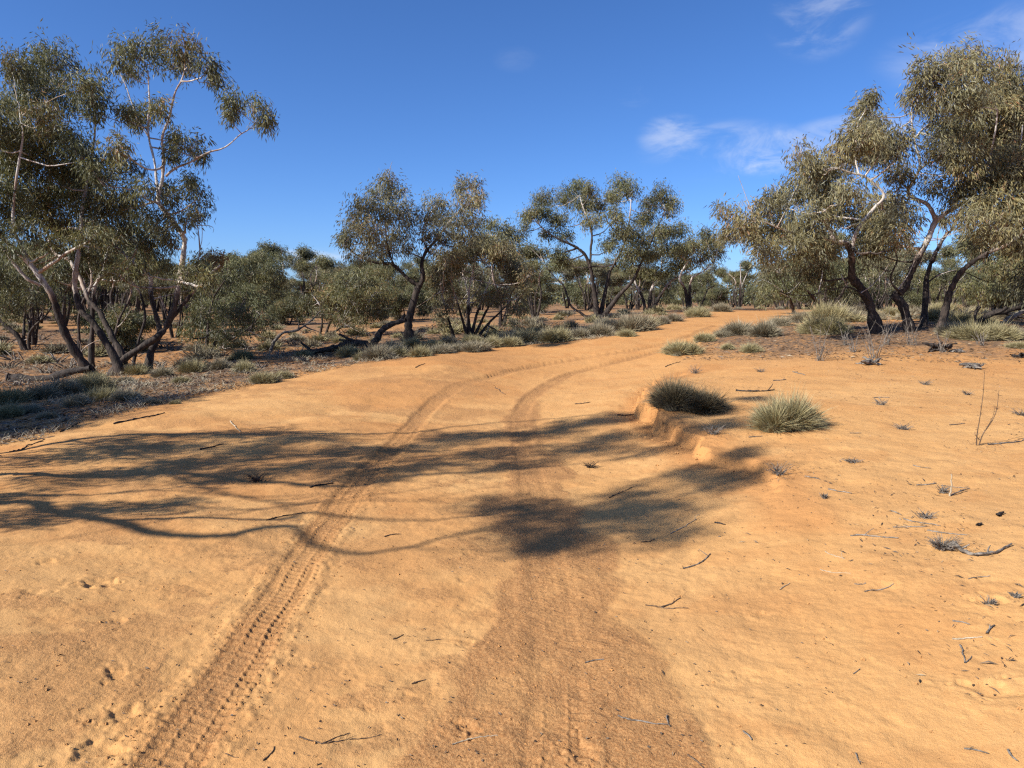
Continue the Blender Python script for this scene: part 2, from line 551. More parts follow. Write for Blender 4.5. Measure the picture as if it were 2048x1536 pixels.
def leaf_material(name, green, olive, rusty, dark, gloss=.50, trans=.28):
    m, nt, out = new_mat(name)
    L = nt.links.new
    tone = attr(nt, 'tone').outputs['Fac']
    hue = attr(nt, 'hue').outputs['Fac']
    col = mixc(nt, rng_node(nt, hue, .15, .6), green, olive)
    col = mixc(nt, rng_node(nt, hue, .72, 1.0), col, rusty)
    col = mixc(nt, rng_node(nt, tone, .0, 1.0, 0, 1), dark, col)
    b = N(nt, 'ShaderNodeBsdfPrincipled')
    b.inputs['Roughness'].default_value = gloss
    b.inputs['Specular IOR Level'].default_value = .42
    L(col, b.inputs['Base Color'])
    tr = N(nt, 'ShaderNodeBsdfTranslucent')
    L(mixc(nt, .35, col, (.16, .16, .03)), tr.inputs['Color'])
    mx = N(nt, 'ShaderNodeMixShader'); mx.inputs[0].default_value = trans
    L(b.outputs[0], mx.inputs[1]); L(tr.outputs[0], mx.inputs[2]); L(mx.outputs[0], out.inputs[0])
    return m


def grass_material(name, root, mid, tip):
    m, nt, out = new_mat(name)
    L = nt.links.new
    along = attr(nt, 'along').outputs['Fac']
    tone = attr(nt, 'tone').outputs['Fac']
    col = mixc(nt, rng_node(nt, along, .05, .55), root, mid)
    col = mixc(nt, rng_node(nt, along, .5, 1.0), col, tip)
    col = mixc(nt, rng_node(nt, tone, 0, 1, .0, .55), col, tuple(c * .45 for c in mid))
    b = N(nt, 'ShaderNodeBsdfPrincipled'); b.inputs['Roughness'].default_value = .6; b.inputs['Specular IOR Level'].default_value = .3
    L(col, b.inputs['Base Color']); L(b.outputs[0], out.inputs[0])
    return m


def wood_material(name, a, b_, rough_scale=22):
    m, nt, out = new_mat(name)
    L = nt.links.new
    tcn = N(nt, 'ShaderNodeTexCoord')
    n1 = noise(nt, tcn.outputs['Object'], rough_scale, 5, .65, .8)
    col = mixc(nt, rng_node(nt, n1, .35, .68), a, b_)
    bump = N(nt, 'ShaderNodeBump'); bump.inputs['Distance'].default_value = .012; bump.inputs['Strength'].default_value = .8
    L(n1, bump.inputs['Height'])
    b = N(nt, 'ShaderNodeBsdfPrincipled'); b.inputs['Roughness'].default_value = .85; b.inputs['Specular IOR Level'].default_value = .2
    L(col, b.inputs['Base Color']); L(bump.outputs[0], b.inputs['Normal']); L(b.outputs[0], out.inputs[0])
    return m


M_SAND = sand_material()
M_BARK = bark_material()
M_LEAF = leaf_material('mallee_leaf', (.172, .182, .082), (.260, .228, .084), (.34, .175, .060), (.050, .052, .028))
M_LEAFG = leaf_material('grey_mallee_leaf', (.235, .226, .128), (.298, .248, .106), (.37, .170, .072), (.078, .072, .044))
M_LEAFD = leaf_material('dense_shrub_leaf', (.145, .155, .066), (.212, .196, .074), (.29, .165, .058), (.045, .047, .026))
M_SPIN = grass_material('spinifex_blade', (.085, .066, .036), (.240, .205, .095), (.48, .405, .220))
M_SPINGREY = grass_material('grey_spinifex_blade', (.08, .065, .042), (.225, .190, .120), (.40, .34, .225))
M_SPIND = grass_material('shaded_spinifex_blade', (.045, .036, .022), (.105, .086, .046), (.25, .195, .11))  # darker copy of the spinifex colours, tree shade painted into the blades
M_DRY = grass_material('dry_grass_blade', (.13, .10, .06), (.30, .255, .17), (.46, .40, .28))
M_GREYWOOD = wood_material('grey_weathered_wood', (.085, .07, .055), (.27, .235, .195))
M_DARKWOOD = wood_material('dark_dead_wood', (.018, .015, .013), (.075, .058, .047))
M_PALEWOOD = wood_material('pale_stick', (.30, .235, .15), (.46, .385, .28))
M_BROWNWOOD = wood_material('brown_stick', (.07, .045, .03), (.18, .12, .075))

# ------------------------------------------------------------------ ground and track
EDGE_L = [(-700, 1080), (-250, 950), (0, 897), (150, 853), (330, 806), (480, 776), (640, 742), (740, 726), (900, 704), (1010, 691), (1200, 676), (1290, 655), (1400, 632), (1465, 620)]
EDGE_R = [(1990, 1700), (1850, 1536), (1750, 1300), (1600, 1050), (1545, 965), (1410, 905), (1310, 850), (1290, 805), (1345, 722), (1400, 690), (1520, 652), (1640, 630)]
WL = polyline([hit_base(*q)[:2] for q in EDGE_L], 300)
WR = polyline([hit_base(*q)[:2] for q in EDGE_R], 300)


def inside_road(x, y):
    def xi(W, yy, first):
        yy_s = np.maximum.accumulate(W[:, 1])
        return np.interp(yy, yy_s, W[:, 0])
    xl, xr = xi(WL, y, 0), xi(WR, y, 0)
    return (x > xl) & (x < xr) & (y < WL[-1, 1]) & (y > -6)


def build_ground():
    th_front = np.radians(np.linspace(-38, 38, 640))
    th_rest = np.radians(np.linspace(38, 322, 110))[1:-1]
    th = np.concatenate([th_front, th_rest])                 # measured from +y towards +x
    r = np.concatenate([np.linspace(.15, 1.75, 10), np.geomspace(1.8, 10, 560), np.geomspace(10, 30, 150)[1:], np.geomspace(30, 2500, 70)[1:]])
    R, T = np.meshgrid(r, th, indexing='ij')
    X, Y = R * np.sin(T), R * np.cos(T)
    nr, nt_ = X.shape
    x, y = X.ravel(), Y.ravel()
    z = terrain(x, y)
    V = np.stack([x, y, z], 1)
    # colour masks that belong to the surface itself
    comp = np.zeros(len(x))
    s, t, ok = track_st(1, x, y)
    edge = .36 + .16 * sstep(3.6, 2.2, y) + .55 * fbm(x * 2.4, y * 1.9, 90, 5)
    edge = edge * np.interp(y, [0, 6, 8, 12, 16], [1, 1, .65, .45, .15])
    comp = np.maximum(comp, (1 - sstep(edge - .06, edge + .05, np.abs(t - .08 * (y < 5)))) * (y < 16))
    s0, t0, ok0 = track_st(0, x, y)
    wear = 1.0 * (1 - sstep(.10, .16, np.abs(t0))) * np.interp(y, [0, 14, 30], [1, .8, .4])
    wear1 = 1.0 * (1 - sstep(.10, .18, np.abs(t))) * np.interp(y, [0, 5, 7, 14, 30], [.3, .6, 1, .9, .5])
    comp = np.maximum(comp, np.maximum(wear * ok0, wear1 * ok))
    lp = sstep(.03, .085, fbm(x * 1.0 + 3, y * 1.15, 95, 6, .6)) * sstep(.4, -.3, x) * (y < 18)
    comp = np.maximum(comp, .62 * lp)
    road = inside_road(x, y)
    comp = np.maximum(comp, .25 * sstep(.05, .2, fbm(x * 1.1, y * 1.1, 99, 4)))
    litter = np.zeros(len(x))
    xl = np.interp(y, np.maximum.accumulate(WL[:, 1]), WL[:, 0])
    off_l = sstep(0.1, 1.0, xl - x) * (y > 2)
    litter = np.maximum(litter, off_l * (.38 + .55 * sstep(-.12, .06, fbm(x * .35, y * .35, 120, 4))))
    jt = at_z(1790, 655, .95)
    litter = np.maximum(litter, (1 - sstep(2.2, 4.8, np.hypot((x - jt[0] + .8) * .75, (y - jt[1] + .6)) + 2 * fbm(x * .9, y * .9, 125, 4))))
    litter = np.maximum(litter, .75 * sstep(28, 45, np.hypot(x, y)) * ~road)
    litter = litter * ~(road & (y > 3))
    idx = np.arange(nr * nt_).reshape(nr, nt_)
    nxt = np.roll(idx, -1, axis=1)
    Q = np.stack([idx[:-1], idx[1:], nxt[1:], nxt[:-1]], -1).reshape(-1, 4)
    Q = Q[:, ::-1]
    V = np.vstack([V, [[0, 0, z[:nt_].mean()]]])
    redden = .75 * sstep(-.06, .16, fbm(x * .55 + 5, y * .8, 131, 5)) * (.12 + .75 * sstep(1.0, -1.5, x)) + .55 * sstep(9, 18, np.hypot(x, y)) + .32 * sstep(.04, .2, fbm(x * 2.3, y * 3.0, 133, 4))
    d2b = np.full(len(x), 9.0)
    mb = (x > .3) & (x < 6) & (y > 3.5) & (y < 16)
    d2b[mb] = np.sqrt(((x[mb][:, None] - BANK[None, ::3, 0]) ** 2 + (y[mb][:, None] - BANK[None, ::3, 1]) ** 2).min(1))
    redden = np.clip(redden + .8 * (1 - sstep(.1, .45, d2b + .2 * fbm(x * 4, y * 4, 135, 3))), 0, .9)
    comp = comp * (.72 + .40 * sstep(-.16, .1, fbm(x * 3.0, y * 2.4, 137, 4)))
    comp = np.append(comp, 0); litter = np.append(litter, 0); redden = np.append(redden, 0)
    tri = np.stack([np.full(nt_, len(V) - 1), idx[0], nxt[0]], -1)
    full = make_mesh('full', V, [Q, tri[:, ::-1]])
    vn = np.zeros(len(V) * 3, np.float32)
    full.vertices.foreach_get('normal', vn)
    vn = vn.reshape(-1, 3)
    if vn[:, 2].mean() < 0:
        vn = -vn; Q = Q[:, ::-1]; tri = tri[:, ::-1]
    bpy.data.meshes.remove(full)
    c = V[Q].mean(1)
    rd = inside_road(c[:, 0], c[:, 1])
    for nm, sel, tr in (('ground', ~rd, tri[:, ::-1]), ('sand_track', rd, None)):
        F = Q[sel]
        used = np.zeros(len(V), bool); used[F.ravel()] = True
        if tr is not None:
            used[tr.ravel()] = True
        mp = np.cumsum(used) - 1
        Fs = [mp[F]] + ([mp[tr]] if tr is not None else [])
        me = make_mesh(nm, V[used], Fs, {'compact': comp[used], 'litter': litter[used], 'redden': redden[used]}, mat=M_SAND)
        me.normals_split_custom_set_from_vertices(vn[used].tolist())
        link(nm, me, kind='structure')


build_ground()


# ------------------------------------------------------------------ plant geometry
class Acc:
    def __init__(s):
        s.V, s.Q, s.A, s.n = [], [], {}, 0

    def add(s, V, Q, **attrs):
        s.V.append(V); s.Q.append(Q + s.n); s.n += len(V)
        for k, a in attrs.items():
            s.A.setdefault(k, []).append(a)

    def mesh(s, name, mat, smooth=True):
        return make_mesh(name, np.concatenate(s.V), [np.concatenate(s.Q)], {k: np.concatenate(a) for k, a in s.A.items()}, smooth, mat)


def unit(v):
    return v / (np.linalg.norm(v, axis=-1, keepdims=True) + 1e-9)


def tube(P, R, sides=7):
    P = np.asarray(P, float); R = np.asarray(R, float)
    T = unit(np.gradient(P, axis=0))
    ref = np.array([.31, .95, .05]) if abs(T[:, 2]).mean() > .5 else np.array([.1, .2, .97])
    A = unit(np.cross(T, ref)); B = np.cross(T, A)
    a = np.linspace(0, 2 * math.pi, sides, endpoint=False)
    V = P[:, None] + R[:, None, None] * (np.cos(a)[None, :, None] * A[:, None] + np.sin(a)[None, :, None] * B[:, None])
    n = len(P)
    i = np.arange(n * sides).reshape(n, sides)
    j = np.roll(i, -1, 1)
    Q = np.stack([i[:-1], j[:-1], j[1:], i[1:]], -1).reshape(-1, 4)
    return V.reshape(-1, 3), Q


def leaves(acc, P, outward, rng, L=.09, W=.017, droop=.9, tone=None, hue=None, spray=None):
    n = len(P)
    if spray is None:
        d = unit(np.array([0, 0, -droop]) + .45 * outward + .55 * rng.normal(size=(n, 3)))
        s = unit(np.cross(d, rng.normal(size=(n, 3))))
    else:                                                # leaves of one twig hang much the same way
        k = n // spray
        dc = np.repeat(rng.normal(size=(k, 3)), spray, 0)
        sc_ = np.repeat(rng.normal(size=(k, 3)), spray, 0)
        d = unit(np.array([0, 0, -droop]) + .40 * outward + .42 * dc + .26 * rng.normal(size=(n, 3)))
        s = unit(np.cross(d, sc_ + .55 * rng.normal(size=(n, 3))))
    ln = L * rng.uniform(.65, 1.25, n)[:, None]
    w = W * rng.uniform(.7, 1.25, n)[:, None]
    nrm = np.cross(d, s)
    b = P
    mid = P + d * ln * .42 + nrm * ln * .05
    V = np.stack([b, mid + s * w * .5, P + d * ln, mid - s * w * .5], 1).reshape(-1, 3)
    Q = np.arange(n * 4).reshape(n, 4)
    tn = np.clip(rng.normal(.55, .28, n) if tone is None else tone + rng.normal(0, .20, n), 0, 1)
    hu = np.clip(rng.normal(.40, .20, n) if hue is None else hue + rng.normal(0, .12, n), 0, 1)
    acc.add(V, Q, tone=np.repeat(tn, 4), hue=np.repeat(hu, 4))


def bez(a, b, c, n):
    t = np.linspace(0, 1, n)[:, None]
    return (1 - t) ** 2 * a + 2 * t * (1 - t) * b + t ** 2 * c


def build_tree(name, base, stems, clumps, rng, label, category='tree', group=None, leafmat=None, L=.09, W=.017, dens=1.0, rough_h=1.6, dead_twigs=6, droop=.9, hue=None, crown_name='crown'):
    """stems: list of (points (n,3) world, r0, r1, parent index or None); clumps: (centre, (rx, ry, rz)) world.
    One mesh per stem from the ground (with its limbs) plus one crown of leaves."""
    base = np.asarray(base, float)
    root = link(name, None, loc=base, label=label, category=category)
    if group:
        root['group'] = group
    accs, owner = [], []
    nodes, nrad, nown = [], [], []
    for (pts, r0, r1, par) in stems:
        P = catmull(np.asarray(pts, float), 6)
        jit = np.cumsum(rng.normal(0, 1, P.shape), axis=0)
        jit -= np.linspace(0, 1, len(P))[:, None] * jit[-1]
        seg = np.linalg.norm(np.diff(P, axis=0), axis=1).mean()
        P = P + jit * seg * .05
        f = np.linspace(0, 1, len(P))
        R = r0 + (r1 - r0) * f ** .85
        R = R * .64 * (1 + .10 * rng.normal(size=len(P)))
        if par is None:
            R = R * (1 + .55 * np.exp(-f * len(P) / 3.0))
            accs.append(Acc()); own = len(accs) - 1
        else:
            own = owner[par]
        owner.append(own)
        V, Q = tube(P - base, R, 9 if r0 > .05 else 6)
        hrel = V[:, 2]
        accs[own].add(V, Q, pale=np.clip((hrel - rough_h * .55) / (rough_h * .9) + .05, 0, 1))
        nodes.append(P[2:]); nrad.append(R[2:]); nown += [own] * (len(P) - 2)
    nodes = np.concatenate(nodes); nrad = np.concatenate(nrad); nown = np.array(nown)
    crown = Acc()
    for (c, rr) in clumps:
        c = np.asarray(c, float); rr = np.asarray(rr, float)
        foot = c - np.array([0, 0, rr[2] * .55])
        dist = np.linalg.norm(nodes - foot, axis=1) + 1.2 * np.maximum(0, nodes[:, 2] - c[2]) + .25 * np.maximum(0, foot[2] - nodes[:, 2] - 1.6)
        i = int(dist.argmin())
        a = nodes[i]
        own = int(nown[i])
        ln = np.linalg.norm(foot - a)
        tone_c = rng.normal(.55, .14)
        hue_c = (rng.normal(.42, .16) if hue is None else rng.normal(hue, .10))
        if ln > .08:
            mid = (a + foot) / 2 + rng.normal(0, .10, 3) * ln + np.array([0, 0, -.10 * ln])
            P = bez(a, mid, foot, 8) + rng.normal(0, .012, (8, 3)) * ln * np.sin(np.linspace(0, math.pi, 8))[:, None]
            r0 = min(nrad[i] * .75, .012 + .016 * ln)
            V, Q = tube(P - base, np.linspace(r0, max(.006, r0 * .5), 8), 6)
            accs[own].add(V, Q, pale=np.clip((V[:, 2] - rough_h * .55) / (rough_h * .9) + .05, 0, 1))
        nsub = max(6, int(15 * (rr.prod() ** (1 / 3) / .5) ** 1.6))
        nsub = min(nsub, 44)
        for k in range(nsub):
            d = unit(rng.normal(size=3) * np.array([1, 1, .85]) + np.array([0, 0, .45]))
            tgt = c + d * rr * rng.uniform(.45, 1.0)
            mid = (foot + tgt) / 2 + np.array([0, 0, .22 * rr[2]]) + rng.normal(0, .12, 3) * rr
            P = bez(foot, mid, tgt, 6)
            V, Q = tube(P - base, np.linspace(.009, .003, 6), 3)
            accs[own].add(V, Q, pale=np.full(len(V), .55))
            m = max(6, int(11 * (np.linalg.norm(rr) / .87)))
            m = min(m, 20)
            tt = rng.uniform(.35, 1.0, m)
            tw = np.stack([np.interp(tt, np.linspace(0, 1, 6), P[:, q]) for q in range(3)], 1)
            tw = tw + rng.normal(0, .16, (m, 3)) * rr.mean() / .5 * np.array([1, 1, .75])
            per = max(4, int(round(13 * dens * (.09 * .017 / (L * W)) ** .5)))
            LP = np.repeat(tw, per, axis=0) + rng.normal(0, .055 * (L / .09) ** .7, (m * per, 3)) * np.array([1, 1, 1.3])
            ow = unit(LP - c)
            tw_t = np.repeat(rng.normal(0, .16, m), per); tw_h = np.repeat(rng.normal(0, .13, m), per)
            leaves(crown, LP - base, ow, rng, L, W, droop, tone_c + .08 * ow[:, 2] + tw_t, hue_c + tw_h, per)
    # bare twigs sticking out of the crown
    for k in range(dead_twigs):
        i = rng.integers(len(nodes) // 2, len(nodes))
        a = nodes[i]
        d = unit(rng.normal(size=3) + np.array([0, 0, .5])) * rng.uniform(.4, 1.1)
        P = bez(a, a + d * .5 + rng.normal(0, .12, 3), a + d, 6)
        V, Q = tube(P - base, np.linspace(min(.014, nrad[i]), .003, 6), 4)
        accs[int(nown[i])].add(V, Q, pale=np.full(len(V), .6))
    for a in accs:
        link('trunk', a.mesh('trunk', M_BARK), root)
    if crown.n:
        link(crown_name, crown.mesh(crown_name, leafmat or M_LEAF, False), root, kind='stuff')
    return root


def px_stem(pts, d, r0, r1, par=None, ddep=0.0, on_ground=False):
    """a stem traced as photo pixels; its depth drifts by ddep from foot to tip"""
    n = len(pts)
    out = []
    for k, q in enumerate(pts):
        dd = d + ddep * k / max(1, n - 1) + (q[2] if len(q) > 2 else 0)
        out.append(at(q[0], q[1], dd))
    out = np.array(out)
    if par is None:
        out[0, 2] = hz(out[0, 0], out[0, 1]) - .08
    return (out, r0, r1, par)


def px_clumps(lst, d, rng, spread=1.0, fill=1.0):
    out = []
    for q in lst:
        u, v, ru, rv = q[:4]
        dd = d + (q[4] if len(q) > 4 else rng.normal(0, spread))
        c = at(u, v, dd)
        rx, rz_ = ru / FPX * dd * fill, rv / FPX * dd * fill
        out.append((c, (rx, (rx + rz_) / 2 * rng.uniform(.85, 1.2), rz_)))
    return out


# ------------------------------------------------------------------ the named trees
def tree_left():
    rng = np.random.default_rng(101)
    d = 15.8
    st = [px_stem([(197, 752), (161, 718), (130, 667), (113, 619), (96, 578), (61, 530), (27, 496), (-10, 455), (-45, 400)], d, .155, .04, None, -1.0),      # 0
          px_stem([(66, 537), (40, 490), (26, 440), (34, 342), (46, 272), (40, 235)], d - .55, .065, .018, 0, -.4),                                        # 1
          px_stem([(219, 756), (239, 725), (284, 694), (318, 670), (335, 650), (355, 622), (386, 585), (412, 556), (440, 530)], d, .15, .03, None, .6),    # 2
          px_stem([(333, 652), (349, 619), (359, 564), (369, 502), (369, 475), (342, 438), (318, 403), (328, 359), (330, 308), (328, 273), (342, 232), (352, 191), (366, 157), (372, 120)], d + .3, .105, .018, 2, -.5),  # 3
          px_stem([(331, 352), (350, 337), (379, 325), (417, 304), (451, 294), (479, 270), (502, 254), (515, 238)], d, .045, .012, 3, .3),                 # 4
          px_stem([(318, 405), (308, 325), (294, 267), (297, 205), (297, 154), (285, 120)], d, .045, .012, 3, .5),                                         # 5
          px_stem([(298, 275), (273, 226), (253, 171), (236, 140)], d + .3, .025, .010, 5, .4),                                                            # 6
          px_stem([(246, 744), (219, 697), (185, 646), (161, 619), (150, 578), (154, 520), (161, 479), (165, 420), (180, 340), (190, 260), (186, 200)], d, .135, .02, None, .5),   # 7
          px_stem([(252, 746), (239, 701), (219, 667), (198, 626), (174, 602), (161, 564), (137, 523), (103, 500), (90, 430), (100, 330), (110, 200), (105, 140)], d + .5, .115, .018, None, 1.2),  # 8
          px_stem([(294, 745), (304, 704), (321, 673), (318, 646), (304, 591), (301, 554), (273, 533), (246, 506), (219, 472), (215, 420), (235, 360)], d + .6, .12, .02, None, 1.0),  # 9
          px_stem([(82, 571), (45, 547), (0, 485), (-40, 430), (-60, 330)], d - .2, .06, .02, 0, -.5),                                                      # 10
          px_stem([(181, 712), (185, 640), (188, 578), (205, 547), (215, 500), (240, 450), (250, 380)], d + 2.0, .09, .02, None, .5),                       # 11
          px_stem([(386, 585), (392, 540), (398, 490), (392, 430)], d + .5, .04, .012, 2, .4),
          px_stem([(230, 738), (228, 690), (240, 640), (262, 590), (258, 540), (275, 490)], d + 1.2, .06, .02, None, .6),
          px_stem([(262, 742), (275, 690), (290, 640), (282, 590), (262, 560), (240, 530)], d + .9, .06, .02, None, .4),
          px_stem([(165, 722), (158, 670), (166, 610), (186, 560), (180, 500), (200, 440)], d + 1.6, .06, .02, None, .3),
          px_stem([(205, 560), (240, 560), (262, 520), (290, 480), (330, 450)], d + 1.8, .04, .012, 11, 0)]
    cl = [(25, 130, 42, 40), (105, 118, 52, 48), (60, 190, 45, 40), (100, 165, 50, 40), (20, 215, 50, 40), (185, 190, 42, 48), (160, 165, 30, 30), (190, 230, 32, 22),
          (60, 270, 80, 55), (130, 265, 55, 45), (20, 320, 60, 60), (95, 330, 80, 55), (160, 300, 50, 40), (60, 400, 70, 50), (140, 380, 75, 50), (205, 350, 48, 40), (-20, 250, 60, 70), (-40, 380, 60, 70),
          (280, 105, 50, 32), (318, 88, 34, 28), (375, 105, 46, 42), (345, 120, 40, 38), (240, 118, 34, 30), (412, 130, 22, 26), (430, 155, 17, 18), (265, 140, 28, 22),
          (290, 222, 38, 26), (252, 225, 26, 22), (320, 215, 22, 28), (275, 245, 25, 18),
          (375, 285, 40, 32), (400, 310, 24, 18), (350, 270, 22, 25), (345, 310, 20, 22),
          (470, 200, 28, 24), (505, 215, 34, 26), (530, 240, 24, 20), (460, 225, 18, 18),
          (235, 290, 34, 24), (220, 320, 40, 26), (262, 330, 32, 26), (190, 420, 60, 40), (240, 400, 60, 42), (290, 380, 34, 34), (250, 450, 58, 38), (310, 440, 42, 40), (120, 440, 62, 38), (60, 460, 46, 30),
          (392, 385, 34, 28), (398, 420, 30, 30), (370, 440, 26, 26), (345, 400, 26, 30), (375, 360, 20, 14), (290, 490, 60, 32), (340, 480, 32, 28), (220, 480, 46, 28), (180, 470, 36, 24),
          (400, 530, 36, 28), (370, 545, 28, 26), (430, 520, 24, 24), (20, 500, 40, 28), (150, 505, 36, 22), (280, 535, 44, 24), (60, 520, 40, 24), (110, 480, 40, 26), (100, 545, 34, 18), (-20, 470, 50, 40), (30, 440, 50, 30), (200, 520, 40, 20), (240, 545, 36, 16), (320, 530, 40, 22), (420, 560, 30, 20), (330, 380, 30, 26), (170, 350, 50, 36), (20, 380, 50, 40), (40, 150, 40, 34), (130, 200, 40, 34), (75, 230, 50, 40)]
    return build_tree('mallee_tree', at_z(215, 752, 0), st, px_clumps(cl, d + .2, rng, .9, .88), rng,
                      'tall many-stemmed mallee tree with an outlying leaf tuft on a long bare side branch', leafmat=M_LEAF, dens=1.2, rough_h=1.9, dead_twigs=26, L=.12, W=.022)


def tree_right():
    rng = np.random.default_rng(202)
    d = 17.0
    st = [px_stem([(1757, 652), (1742, 615), (1723, 577), (1706, 556), (1704, 520), (1694, 489), (1668, 484), (1658, 455), (1635, 438), (1600, 425)], d, .19, .03, None, -.8),     # 0
          px_stem([(1700, 510), (1715, 460), (1745, 420), (1768, 390), (1735, 356), (1700, 345), (1669, 335), (1640, 345)], d - .4, .07, .018, 0, -.3),                         # 1
          px_stem([(1824, 633), (1808, 615), (1792, 593), (1811, 577), (1818, 558), (1833, 523), (1849, 495), (1862, 463), (1871, 441)], d, .15, .09, None, .2),               # 2
          px_stem([(1871, 441), (1894, 425), (1922, 409), (1940, 398), (1962, 365), (1985, 300), (1995, 220)], d + .2, .085, .02, 2, -.6),                                      # 3
          px_stem([(1871, 441), (1855, 411), (1821, 395), (1815, 378), (1833, 345), (1837, 323), (1827, 266), (1824, 218), (1838, 170)], d + .2, .075, .018, 2, .3),           # 4
          px_stem([(1830, 275), (1850, 255), (1877, 243), (1900, 200)], d + .4, .035, .012, 4, .3),
          px_stem([(1849, 630), (1852, 590), (1859, 542), (1875, 504), (1894, 470), (1906, 455), (1925, 400), (1940, 330)], d + .8, .11, .025, None, .8),                       # 6
          px_stem([(1878, 655), (1894, 606), (1903, 577), (1919, 549), (1944, 527), (1976, 508), (2017, 490), (2060, 450), (2100, 380)], d - .3, .13, .03, None, -.6),          # 7
          px_stem([(1976, 508), (2010, 470), (2030, 410), (2035, 330), (2045, 250)], d - .6, .05, .015, 7, .2),
          px_stem([(1668, 484), (1630, 470), (1580, 465), (1530, 445), (1490, 440)], d - .5, .05, .014, 0, -.6),
          px_stem([(1669, 486), (1640, 510), (1590, 520)], d - .4, .04, .012, 0, .4),
          px_stem([(1740, 600), (1700, 575), (1660, 578), (1610, 590), (1560, 585)], d - .2, .035, .008, 0, -.6),
          px_stem([(1805, 590), (1780, 560), (1795, 520), (1780, 480), (1770, 450)], d, .045, .015, 2, -.7),
          px_stem([(1855, 565), (1890, 545), (1925, 545), (1960, 560), (1990, 565)], d + .4, .03, .008, 6, .5)]
    cl = [(1915, 128, 48, 32), (1860, 155, 40, 36), (1965, 140, 40, 32), (2010, 165, 45, 40), (2045, 210, 40, 50), (1920, 190, 50, 40), (1870, 205, 34, 34), (1970, 215, 55, 45), (1835, 190, 24, 30),
          (1900, 260, 48, 36), (1960, 280, 60, 45), (2020, 280, 55, 50), (2060, 330, 50, 60), (1920, 320, 48, 40), (1985, 350, 60, 45), (1880, 300, 30, 30),
          (1735, 250, 45, 28), (1715, 280, 45, 32), (1765, 280, 42, 34), (1740, 310, 48, 30), (1745, 195, 10, 12), (1725, 215, 14, 12), (1795, 290, 34, 40), (1690, 305, 32, 24), (1800, 345, 38, 26),
          (1600, 305, 26, 24), (1620, 345, 40, 28), (1660, 345, 42, 30), (1590, 375, 34, 28), (1640, 390, 54, 36), (1700, 380, 45, 30), (1560, 400, 30, 22), (1540, 420, 36, 28),
          (1450, 420, 24, 22), (1480, 440, 36, 30), (1455, 460, 26, 24), (1510, 470, 40, 28), (1560, 450, 46, 34), (1620, 445, 50, 36), (1680, 430, 45, 30), (1595, 490, 46, 30), (1530, 500, 38, 22), (1650, 490, 40, 28),
          (1770, 410, 46, 34), (1740, 450, 42, 34), (1790, 450, 46, 36), (1815, 420, 32, 30), (1760, 490, 40, 28), (1800, 480, 26, 24), (1725, 495, 32, 24),
          (1930, 370, 40, 30), (1965, 410, 46, 34), (2010, 420, 50, 40), (2050, 420, 40, 50), (1990, 460, 44, 30), (2035, 480, 40, 34), (1905, 400, 24, 22), (1935, 440, 24, 22), (1960, 490, 26, 18), (1890, 440, 16, 20),
          (1860, 375, 22, 20), (1620, 540, 40, 22), (1560, 535, 34, 18), (2060, 560, 40, 40), (2090, 250, 40, 80), (2100, 450, 40, 80)]
    return build_tree('mallee_tree', at_z(1815, 655, .95), st, px_clumps(cl, d - .1, rng, 1.0, 1.12), rng,
                      'broad grey-brown mallee tree with blackened leaning stems on the sandy rise', leafmat=M_LEAFG, dens=1.25, rough_h=1.9, dead_twigs=30, L=.125, W=.023, hue=.5)


def tree_mid():
    rng = np.random.default_rng(303)
    d = 20.0
    st = [px_stem([(821, 686), (817, 651), (823, 622), (831, 593), (838, 571)], d, .17, .13, None, 0),
          px_stem([(838, 573), (817, 558), (787, 531), (770, 528), (738, 523), (705, 505), (690, 485)], d, .10, .02, 0, -.3),
          px_stem([(838, 573), (846, 553), (843, 528), (852, 505), (864, 490), (893, 452), (920, 420), (940, 395)], d, .11, .02, 0, .3),
          px_stem([(787, 531), (775, 490), (770, 440), (775, 390), (778, 365)], d - .1, .05, .012, 1, -.3),
          px_stem([(855, 503), (845, 470), (860, 430), (872, 410)], d + .1, .04, .012, 2, .4)]
    cl = [(776, 358, 24, 20), (760, 385, 36, 26), (800, 385, 26, 22), (728, 405, 32, 26), (800, 420, 34, 26), (765, 425, 38, 28), (720, 445, 34, 28), (700, 475, 30, 26), (745, 470, 40, 30), (790, 465, 36, 28),
          (760, 505, 42, 22), (720, 510, 36, 18), (690, 480, 20, 22), (820, 440, 22, 26), (868, 405, 26, 22), (850, 430, 26, 22), (880, 440, 32, 26), (922, 375, 14, 16), (948, 372, 20, 20), (935, 405, 34, 24), (960, 400, 16, 26),
          (915, 440, 36, 26), (945, 445, 26, 22), (850, 470, 34, 22), (890, 475, 34, 20), (930, 470, 34, 18), (820, 495, 30, 18), (865, 500, 26, 14)]
    return build_tree('mallee_tree', at_z(821, 685, .45), st, px_clumps(cl, d, rng, .8, 1.0), rng,
                      'mallee tree with one dark crooked trunk that forks low, above the row of spinifex', leafmat=M_LEAFG, dens=1.05, rough_h=3.0, dead_twigs=3, L=.11, W=.022)


